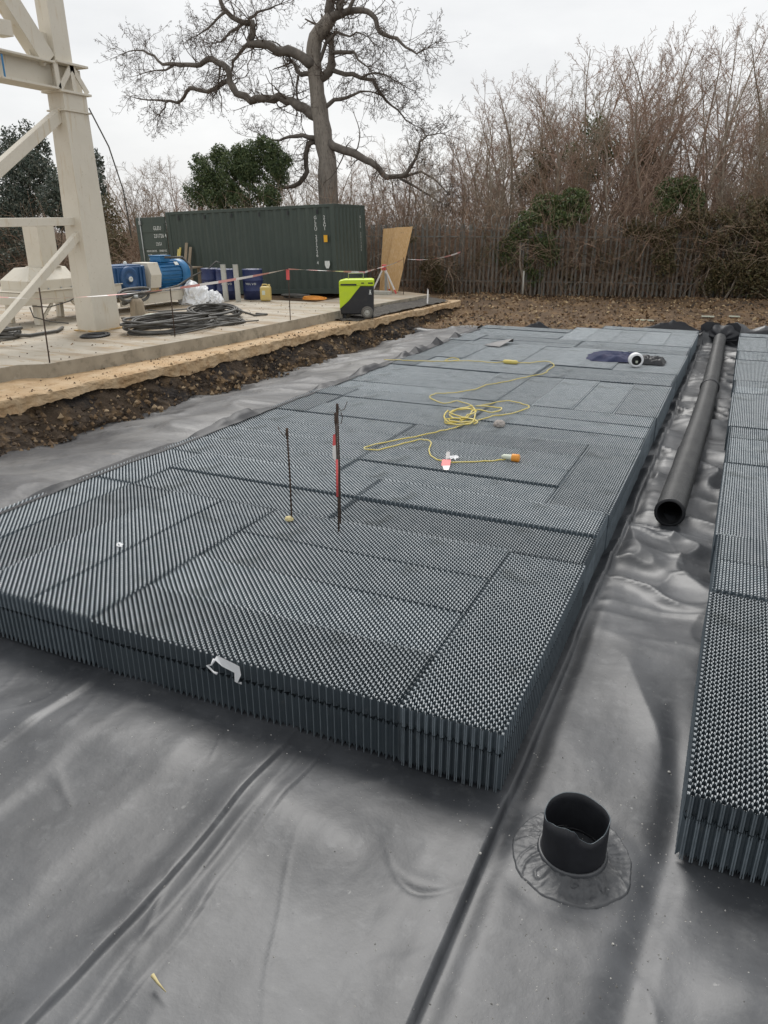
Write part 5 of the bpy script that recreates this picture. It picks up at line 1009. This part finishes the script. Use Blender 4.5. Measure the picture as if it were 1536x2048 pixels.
for (x_, w_, h_, lb) in ((-4.9, 0.9, 0.16, 'small peaked black membrane flap at the far edge of the main bed, left one'), (-1.55, 1.5, 0.22, 'curled black membrane flap at the far edge near the trench'), (1.4, 2.2, 0.18, 'black membrane flap beyond the right bed')):
    random.seed(int(w_ * 100)); b = MB(); yf_ = min(22.32, 22.75 + 0.44 * x_); n = 14; vs = []
    for i in range(n + 1):
        t = i / n; z = BH - 0.02 + h_ * max(0.0, math.sin(math.pi * t)) ** 1.6 * (0.75 + 0.5 * random.random()); vs += [(x_ - w_ / 2 + w_ * t, yf_ - .04, BH - 0.10), (x_ - w_ / 2 + w_ * t, yf_, z), (x_ - w_ / 2 + w_ * t, yf_ + .28, z - 0.06)]
    for i in range(n): b.add([], []); 
    b.add(vs, [(3 * i + k, 3 * i + 3 + k, 3 * i + 4 + k, 3 * i + 1 + k) for i in range(n) for k in range(2)], 0, True); tag(b.build('membrane_flap', M['sleeve']), lb, 'membrane flap', 'membrane flaps at the far edge')
for (y_, h_, lb) in ((15.3, .13, 'pointed black membrane tip at the left margin, nearest of three'), (16.6, .17, 'pointed black membrane tip at the left margin, middle one'), (17.9, .13, 'pointed black membrane tip at the left margin, farthest of three')):
    b = MB(); b.add([(-6.42, y_ - .25, BH - .02), (-6.20, y_ - .1, BH + .012), (-6.35, y_ + .05, BH + h_), (-6.42, y_ + .3, BH - .02), (-6.22, y_ + .22, BH + .012)], [(0, 1, 2), (1, 4, 2), (4, 3, 2), (3, 0, 2)]); tag(b.build('membrane_tip', M['sleeve']), lb, 'membrane flap', 'membrane tips at the left margin')
tag(MB().add([(-5.25, 16.85, BH + .02), (-4.85, 16.8, BH + .015), (-4.72, 17.5, BH + .12), (-4.75, 17.6, BH + .02), (-5.1, 17.5, BH + .03)], [(0, 1, 2), (0, 2, 4), (2, 3, 4)]).build('sheet_offcut', M['geotex']), 'pale sheet offcut folded on the far left of the main bed', 'sheet')

# ---- black sleeve standing in the membrane collar
sv_ = empty('pipe_sleeve', (SPX, SPY, 0.02)); tag(sv_, 'short black plastic pipe sleeve with wavy cut rim rising from the membrane', 'pipe sleeve')
def sleeve():
    n = 64; vs = []; fs = []; zr = []
    key = [(0, .26), (30, .25), (60, .245), (90, .25), (120, .245), (150, .235), (180, .225), (210, .235), (240, .272), (262, .290), (275, .272), (290, .225), (310, .208), (335, .225), (360, .26)]
    for j in range(n):
        a = 360 * j / n
        for (a0, z0), (a1, z1) in zip(key[:-1], key[1:]):
            if a0 <= a <= a1: t = (a - a0) / (a1 - a0); t = t * t * (3 - 2 * t); zr.append(z0 + (z1 - z0) * t); break
    def q(a): return 1 - 0.10 * math.exp(-((math.degrees(a) - 285) / 16) ** 2) * 0.0
    for lvl in range(6):
        t = lvl / 5
        for j in range(n):
            a = 2 * math.pi * j / n; dent = 1 - 0.12 * math.exp(-((math.degrees(a) - 283) / 14) ** 2) * t ** 2; r = (0.163 + 0.004 * math.sin(a * 3 + 1)) * dent
            vs.append((r * math.cos(a), r * math.sin(a), -0.03 + (zr[j] + 0.03) * t))
    for lvl in range(5, -1, -1):
        t = lvl / 5
        for j in range(n):
            a = 2 * math.pi * j / n; dent = 1 - 0.12 * math.exp(-((math.degrees(a) - 283) / 14) ** 2) * t ** 2; r = (0.163 + 0.004 * math.sin(a * 3 + 1)) * dent - 0.005
            vs.append((r * math.cos(a), r * math.sin(a), -0.03 + (zr[j] + 0.03) * t - (0.001 if lvl == 5 else 0)))
    for i in range(11):
        for j in range(n): fs.append((i * n + j, i * n + (j + 1) % n, (i + 1) * n + (j + 1) % n, (i + 1) * n + j))
    b = MB(); b.add(vs, fs, 0, True)
    for i, f in enumerate(b.f):
        if 5 * n <= i < 6 * n: b.m[i] = 1
    return b.build('wall', [M['sleeve'], M['cell']], sv_)
def collar():
    nr_, na = 30, 220; rr = np.linspace(0.155, 1.0, nr_); an = np.linspace(0, 2 * np.pi, na, endpoint=False); A, T = np.meshgrid(an, np.linspace(0, 1, nr_))
    ed = 0.315 + 0.045 * (fbm(np.cos(A) * 2 + 8, np.sin(A) * 2 + 8, 51, 4) - 0.5); D = 0.150 + (ed - 0.150) * T; X_ = SPX + D * np.cos(A); Y_ = SPY + D * np.sin(A)
    w = 1 - np.abs(2 * vnoise(np.cos(A) * 9 + D * 6 + 40, np.sin(A) * 9 - D * 9 + 40, 52) - 1); w2 = 1 - np.abs(2 * vnoise(np.cos(A) * 5 + 3 * D + 70, np.sin(A) * 5 + D * 14 + 70, 54) - 1)
    Z_ = liner_z(X_, Y_) + 0.006 + (0.006 * w ** 4 + 0.010 * w2 ** 6 + 0.004 * (fbm(X_ * 30, Y_ * 30, 58, 3) - 0.5)) * (0.35 + 0.65 * np.sin(np.pi * np.clip(T * 1.1, 0, 1)) + 0.25 * T) + 0.012 * (1 - T) ** 3 - 0.012 * (T > 0.985)
    i = np.arange(nr_ - 1)[:, None] * na + np.arange(na)[None]; j = np.arange(nr_ - 1)[:, None] * na + (np.arange(na)[None] + 1) % na
    v = np.stack([X_ - SPX, Y_ - SPY, Z_ - 0.02], -1).reshape(-1, 3); npmesh('collar', v, np.stack([i, j, j + na, i + na], -1).reshape(-1, 4), M['collar'], sv_, True)
collar()
sleeve(); MB().lathe([(0.160, 0.012), (0.172, 0.020), (0.178, 0.010), (0.182, -0.01)], (0, 0, 0.01), 40).build('weld_bead', M['liner'], sv_); MB().lathe([(0, 0.0), (0.16, 0.0)], (0, 0, -0.10), 32).build('inside_bottom', M['sleeve'], sv_)

# ---- rebar pins with bent tops standing in the main bed
def rebar(x, y, h, hook, label, tape_=None):
    e = empty('rebar_pin', (x, y, BH)); pts = [(0, 0, -0.2), (0.004, 0.0, h * .5), (-0.004, 0.0, h)]
    MB().tube(pts, 0.0085, 8).build('bar', M['rebar'], e); MB().tube([(-.004, 0, h - .005)] + hook, 0.0035, 6).build('wire_hook', M['rebar'], e); MB().lathe([(0.011, h - .10), (0.014, h - .06), (0.013, h), (0, h + .004)], (-.004, 0, 0), 8).build('tip', M['rebar'], e)
    if tape_ == 'red': MB().tube([(0, -.01, h * .30), (0.004, -.01, h * .62)], 0.011, 6).build('tape_wrap', M['tape_red'], e)
    tag(e, label, 'rebar', 'rebar pins in the main bed'); return e
rebar(-3.59, 5.63, 0.90, [(-.03, 0, .82), (-.08, 0, .86), (-.10, 0, .91)], 'rebar pin with small wire hook, leftmost of three in the bed')
rebar(-3.14, 5.78, 1.14, [(.03, 0, 1.08), (.07, 0, 1.10), (.10, 0, 1.17)], 'tall rebar pin left of the pair, with wire hook')
rebar(-3.05, 5.58, 1.11, [(.02, 0, 1.03), (.05, 0, 1.02), (.065, 0, 1.08), (.05, 0, 1.12)], 'tall rebar pin right of the pair, wrapped in red tape', 'red')
tp_ = MB(); tp_.add([(-3.13, 5.66, 1.30), (-3.085, 5.65, 1.33), (-3.08, 5.65, 1.22), (-3.135, 5.66, 1.20)], [(0, 1, 2, 3)], 1); tp_.add([(-3.135, 5.66, 1.20), (-3.08, 5.65, 1.22), (-3.085, 5.64, 1.10), (-3.115, 5.66, 1.05), (-3.14, 5.66, 1.10)], [(0, 1, 2, 3, 4)], 0)
tag(tp_.build('tape_strip', [M['tape_white'], M['tape_red']]), 'red and white tape strip fluttering between the two tall rebar pins', 'tape')
def lump(name, x, y, r, m, label, seed, cat='stone', sq=(1, 1, .8), z=BH): 
    o = crumple(name, (x, y, z), r * sq[0], r * sq[1], r * sq[2], seed, m, label, cat, 3, 0.35, 1.6); return o
lump('stone', -3.60, 5.60, 0.035, M['straw'], 'small pale lump at the foot of the leftmost rebar pin', 31, sq=(1.2, 1, .8)); lump('stone', -2.80, 9.90, 0.075, M['stone'], 'grey stone on the blocks right of the yellow cord coil', 32)
def scrap(name, x, y, s, label, cat):
    random.seed(int(abs(x) * 1000)); n = 5; vs = [(x + (i - 2) * s * .5 + random.uniform(-.2, .2) * s, y + (j - 2) * s * .4 + random.uniform(-.2, .2) * s, BH + 0.012 + random.random() * s * .7) for j in range(n) for i in range(n)]
    tag(MB().add(vs, [(j * n + i, j * n + i + 1, (j + 1) * n + i + 1, (j + 1) * n + i) for j in range(n - 1) for i in range(n - 1) if (i + j * 3) % 7]).build(name, M['plastic_white']), label, cat)
scrap('paper_scrap', -4.61, 4.42, 0.035, 'white scrap lying on the left part of the main bed', 'scrap'); scrap('tape_ball', -2.84, 8.10, 0.055, 'bunched white tape ball behind the red and white tape tail', 'tape')
t2 = MB(); t2.add([(-2.88, 7.98, .55), (-2.83, 7.97, .56), (-2.82, 7.92, .49), (-2.87, 7.92, .48)], [(0, 1, 2, 3)], 0); t2.add([(-2.90, 7.90, .475), (-2.80, 7.92, .48), (-2.765, 7.80, .445), (-2.865, 7.77, .44)], [(0, 1, 2, 3)], 1); t2.add([(-2.85, 7.77, .44), (-2.765, 7.80, .445), (-2.74, 7.68, .43), (-2.79, 7.66, .43)], [(0, 1, 2, 3)], 0)
tag(t2.build('tape_strip', [M['tape_white'], M['tape_red']]), 'red and white tape tail lying on the blocks left of the orange plug', 'tape')

# ---- yellow extension cord
cordpx = [(1028, 914), (1000, 920), (960, 922), (905, 925), (868, 916), (858, 900), (862, 885), (842, 879), (800, 888), (757, 900), (728, 896), (760, 886), (830, 874), (880, 862), (905, 856), (945, 845), (985, 832), (1020, 827), (1058, 815), (1040, 806), (1012, 801), (980, 808), (952, 812)]
cordpx2 = [(952, 812), (1002, 818), (985, 828), (950, 826), (925, 842), (900, 848), (888, 838), (905, 822), (940, 820), (952, 828), (935, 836), (905, 838), (900, 846), (930, 850), (955, 845), (938, 840), (905, 842), (890, 845), (915, 852), (945, 848), (948, 822), (925, 818), (900, 828), (905, 840), (930, 846), (952, 843), (925, 838), (899, 832), (915, 820), (945, 815)]
cordpx3 = [(945, 812), (915, 802), (888, 806), (860, 796), (872, 787), (905, 785), (950, 779), (972, 770), (1010, 763), (1050, 755), (1090, 746), (1095, 740), (1108, 732), (1100, 724), (1085, 722), (1060, 726), (1030, 725)]
cordpx4 = [(1012, 724), (985, 725), (958, 722), (920, 722), (890, 722), (905, 715), (918, 720), (895, 722), (870, 722), (830, 722), (800, 720), (768, 719)]
def smooth_path(px, z=BH + 0.022, n=5):
    P = [atz(x, y, z) for x, y in px]; out_ = []
    for i in range(len(P) - 1):
        p0 = P[max(i - 1, 0)]; p1 = P[i]; p2 = P[i + 1]; p3 = P[min(i + 2, len(P) - 1)]
        for k in range(n):
            t = k / n; q = 0.5 * ((2 * p1) + (p2 - p0) * t + (2 * p0 - 5 * p1 + 4 * p2 - p3) * t * t + (3 * p1 - p0 - 3 * p2 + p3) * t ** 3); out_.append(q + Vector((0, 0, 0.006 * math.sin(i * 2.1 + k))))
    out_.append(P[-1]); return out_
cd_ = empty('extension_cord', tuple(atz(940, 840, BH))); tag(cd_, 'yellow extension cord snaking and coiled across the honeycomb blocks', 'cord')
for px, rr in ((cordpx, .0085), (cordpx2, .011), (cordpx3, .0085), (cordpx4, .0085)):
    pts = [p - cd_.location for p in smooth_path(px)]
    if px is cordpx2: pts = [p + Vector((0, 0, 0.012 * (i % 17) / 4)) for i, p in enumerate(pts)]
    MB().tube(pts, rr, 6).build('cord', M['cord'], cd_)
a = atz(1024, 915, BH + .05); MB().lathe([(0.012, -.13), (0.03, -.10), (0.034, -.01), (0.046, 0.0)], tuple(a - cd_.location), 14, 'X').build('socket_back', M['pale'], cd_); MB().lathe([(0.046, 0.0), (0.048, .08), (0.04, .09), (0, .09)], tuple(a - cd_.location), 14, 'X').build('socket', M['orange'], cd_)
a = atz(1021, 724, BH + .04); MB().lathe([(0.012, -.16), (0.04, -.13), (0.045, 0), (0.04, .13), (0.012, .16)], tuple(a - cd_.location), 12, 'X').build('connector', M['cord'], cd_)

# ---- jacket and white roll on the far blocks
def cloth(name, c, w, d, seed, m, label, cat, rz=0):
    n = 40; u, v = np.meshgrid(np.linspace(-1, 1, n), np.linspace(-1, 1, n)); th = np.arctan2(v, u); rr = np.maximum(np.abs(u), np.abs(v)); sc_ = 0.75 + 0.45 * fbm(np.cos(th) * 1.5 + 5, np.sin(th) * 1.5 + 5, seed, 3)
    X_ = u * w / 2 * sc_; Y_ = v * d / 2 * sc_; Z_ = 0.012 + (1 - rr ** 4) * (0.02 + 0.13 * (1 - np.abs(2 * fbm(u * 2.2 + 5, v * 2.2 + 5, seed + 1, 4) - 1)))
    i = np.arange(n - 1)[None, :] + np.arange(n - 1)[:, None] * n; o = npmesh(name, np.stack([X_, Y_, Z_], -1).reshape(-1, 3), np.stack([i, i + 1, i + 1 + n, i + n], -1).reshape(-1, 4), m, None, True); o.location = c; o.rotation_euler = (0, 0, rz); tag(o, label, cat)
cloth('jacket', (-2.15, 16.25, BH), 1.15, 0.85, 81, M['navy'], 'crumpled navy work jacket lying on the far blocks', 'jacket', 0.2); cloth('black_bag', (-1.45, 16.05, BH), 0.55, 0.45, 84, M['black'], 'black strap bag lying behind the white roll', 'bag')
rl = empty('white_roll', (-1.68, 15.50, BH + 0.14), R(18)); tag(rl, 'white plastic ring standing on edge beside the navy jacket', 'roll')
MB().lathe([(0.095, -.08), (0.128, -.085), (0.14, -.06), (0.14, .06), (0.13, .09), (0.095, .09), (0.095, -.08)], (0, 0, 0), 28, 'Y').build('ring', M['plastic_white'], rl); MB().lathe([(0.095, -.075), (0.088, -.075), (0.088, .085), (0.095, .085)], (0, 0, 0), 24, 'Y').build('core', M['black'], rl); MB().lathe([(0, .03), (0.088, .03)], (0, 0, 0), 24, 'Y').build('web', M['black'], rl); MB().box((0.02, 0.0, -.04), (.05, .04, .05)).build('hub', M['pale'], rl, 0.01)

# ---- torn white tape hanging on the front edge
tw = MB(); yF = 3.33
P = [(-2.76, yF + .01, BH + .005), (-2.70, yF - .005, BH + .012), (-2.60, yF - .012, BH - .002), (-2.56, yF - .02, BH - .005), (-2.545, yF - .03, BH - .06), (-2.575, yF - .035, BH - .125), (-2.535, yF - .045, BH - .12), (-2.53, yF - .05, BH - .095), (-2.60, yF - .03, BH - .125), (-2.605, yF - .02, BH - .065), (-2.70, yF - .018, BH - .045), (-2.765, yF - .012, BH - .012), (-2.785, yF - .025, BH - .06), (-2.80, yF - .03, BH - .072)]
tw.add(P, [(0, 1, 10, 11), (1, 2, 9, 10), (2, 3, 4, 9), (4, 5, 8, 9)]); tw.add([P[5], P[6], P[7]], [(0, 1, 2)])
tw.tube([P[11], (-2.78, yF - .03, BH - .05), (-2.81, yF - .035, BH - .055), (-2.76, yF - .04, BH - .09), (-2.73, yF - .04, BH - .095)], [.012, .006, .009, .006, .011], 5)
tag(tw.build('torn_tape', M['plastic_white']), 'torn white plastic tape snagged on the front edge of the main bed', 'tape')
tag(MB().tube([tuple(atz(305, 1950, 0.05)), tuple(atz(316, 1966, 0.045)), tuple(atz(332, 1984, 0.04))], [.010, .006, .002], 5).build('straw_stalk', M['straw']), 'short straw-coloured stalk lying on the membrane in the foreground', 'stalk')
tag(MB().tube([(-6.95, 26.6, 0.6), (-6.96, 26.6, 1.55)], 0.03, 8).build('white_pole', M['post']), 'short pale pole standing on the far bank before the fence', 'pole')
for (px, py, L_, lb) in ((1290, 640, .5, 'pale green strap scrap on the far bank, left one'), (1415, 637, .35, 'pale green strap scrap on the far bank, middle one'), (1468, 637, .3, 'pale green strap scrap on the far bank, right one')):
    p = atz(px, py, 0.45); tag(MB().box((p.x, p.y, float(ground_z(np.array([p.x]), np.array([p.y]))[0]) + 0.04), (L_, 0.07, 0.03), 0.1).build('strap_scrap', M['pale']), lb, 'scrap', 'strap scraps on the far bank')

# ---- crumbs of chalk and grit on the membrane: uncountable
def crumbs(n, seed):
    g = np.random.default_rng(seed); m1 = int(n * .55); x = np.concatenate([g.uniform(-4.4, 0.9, n - m1), g.normal(-0.2, 0.35, m1)]); y = np.concatenate([g.uniform(1.2, 3.4, n - m1), g.normal(2.9, 0.9, m1)])
    ok = (y > 1.1) & (((x > -0.83) & (x < 0.13)) | (y < 3.25)); x, y = x[ok], y[ok]; m = len(x); z = liner_z(x, y); s = 0.0016 + 0.0045 * g.random(m) ** 4
    o = np.array([[1, 0, 0], [-1, 0, 0], [0, 1, 0], [0, -1, 0], [0, 0, 1], [0, 0, -.3]]); V = np.stack([x, y, z], 1)[:, None] + o[None] * s[:, None, None] * g.uniform(.6, 1.4, (m, 6, 1))
    t = np.array([(0, 2, 4), (2, 1, 4), (1, 3, 4), (3, 0, 4), (2, 0, 5), (1, 2, 5), (3, 1, 5), (0, 3, 5)]); F = (t[None] + (np.arange(m) * 6)[:, None, None]).reshape(-1, 3)
    tag(npmesh('grit', V.reshape(-1, 3), F, M['crumb']), 'pale grit and chalk crumbs scattered over the membrane', 'grit', kind='stuff')
crumbs(2600, 91)
for j, (px, py, r_, lb) in enumerate(((1338, 1545, .008, 'pale pebble on the membrane beside the right bed'), (1226, 1888, .006, 'pale pebble on the membrane in front of the sleeve'), (960, 1715, .007, 'dark crumb of grit on the membrane seam'))):
    p = atz(px, py, 0.0); lump('pebble', p.x, p.y, r_, M['crumb'], lb, 95 + j, z=float(liner_z(np.array([p.x]), np.array([p.y]))[0]))
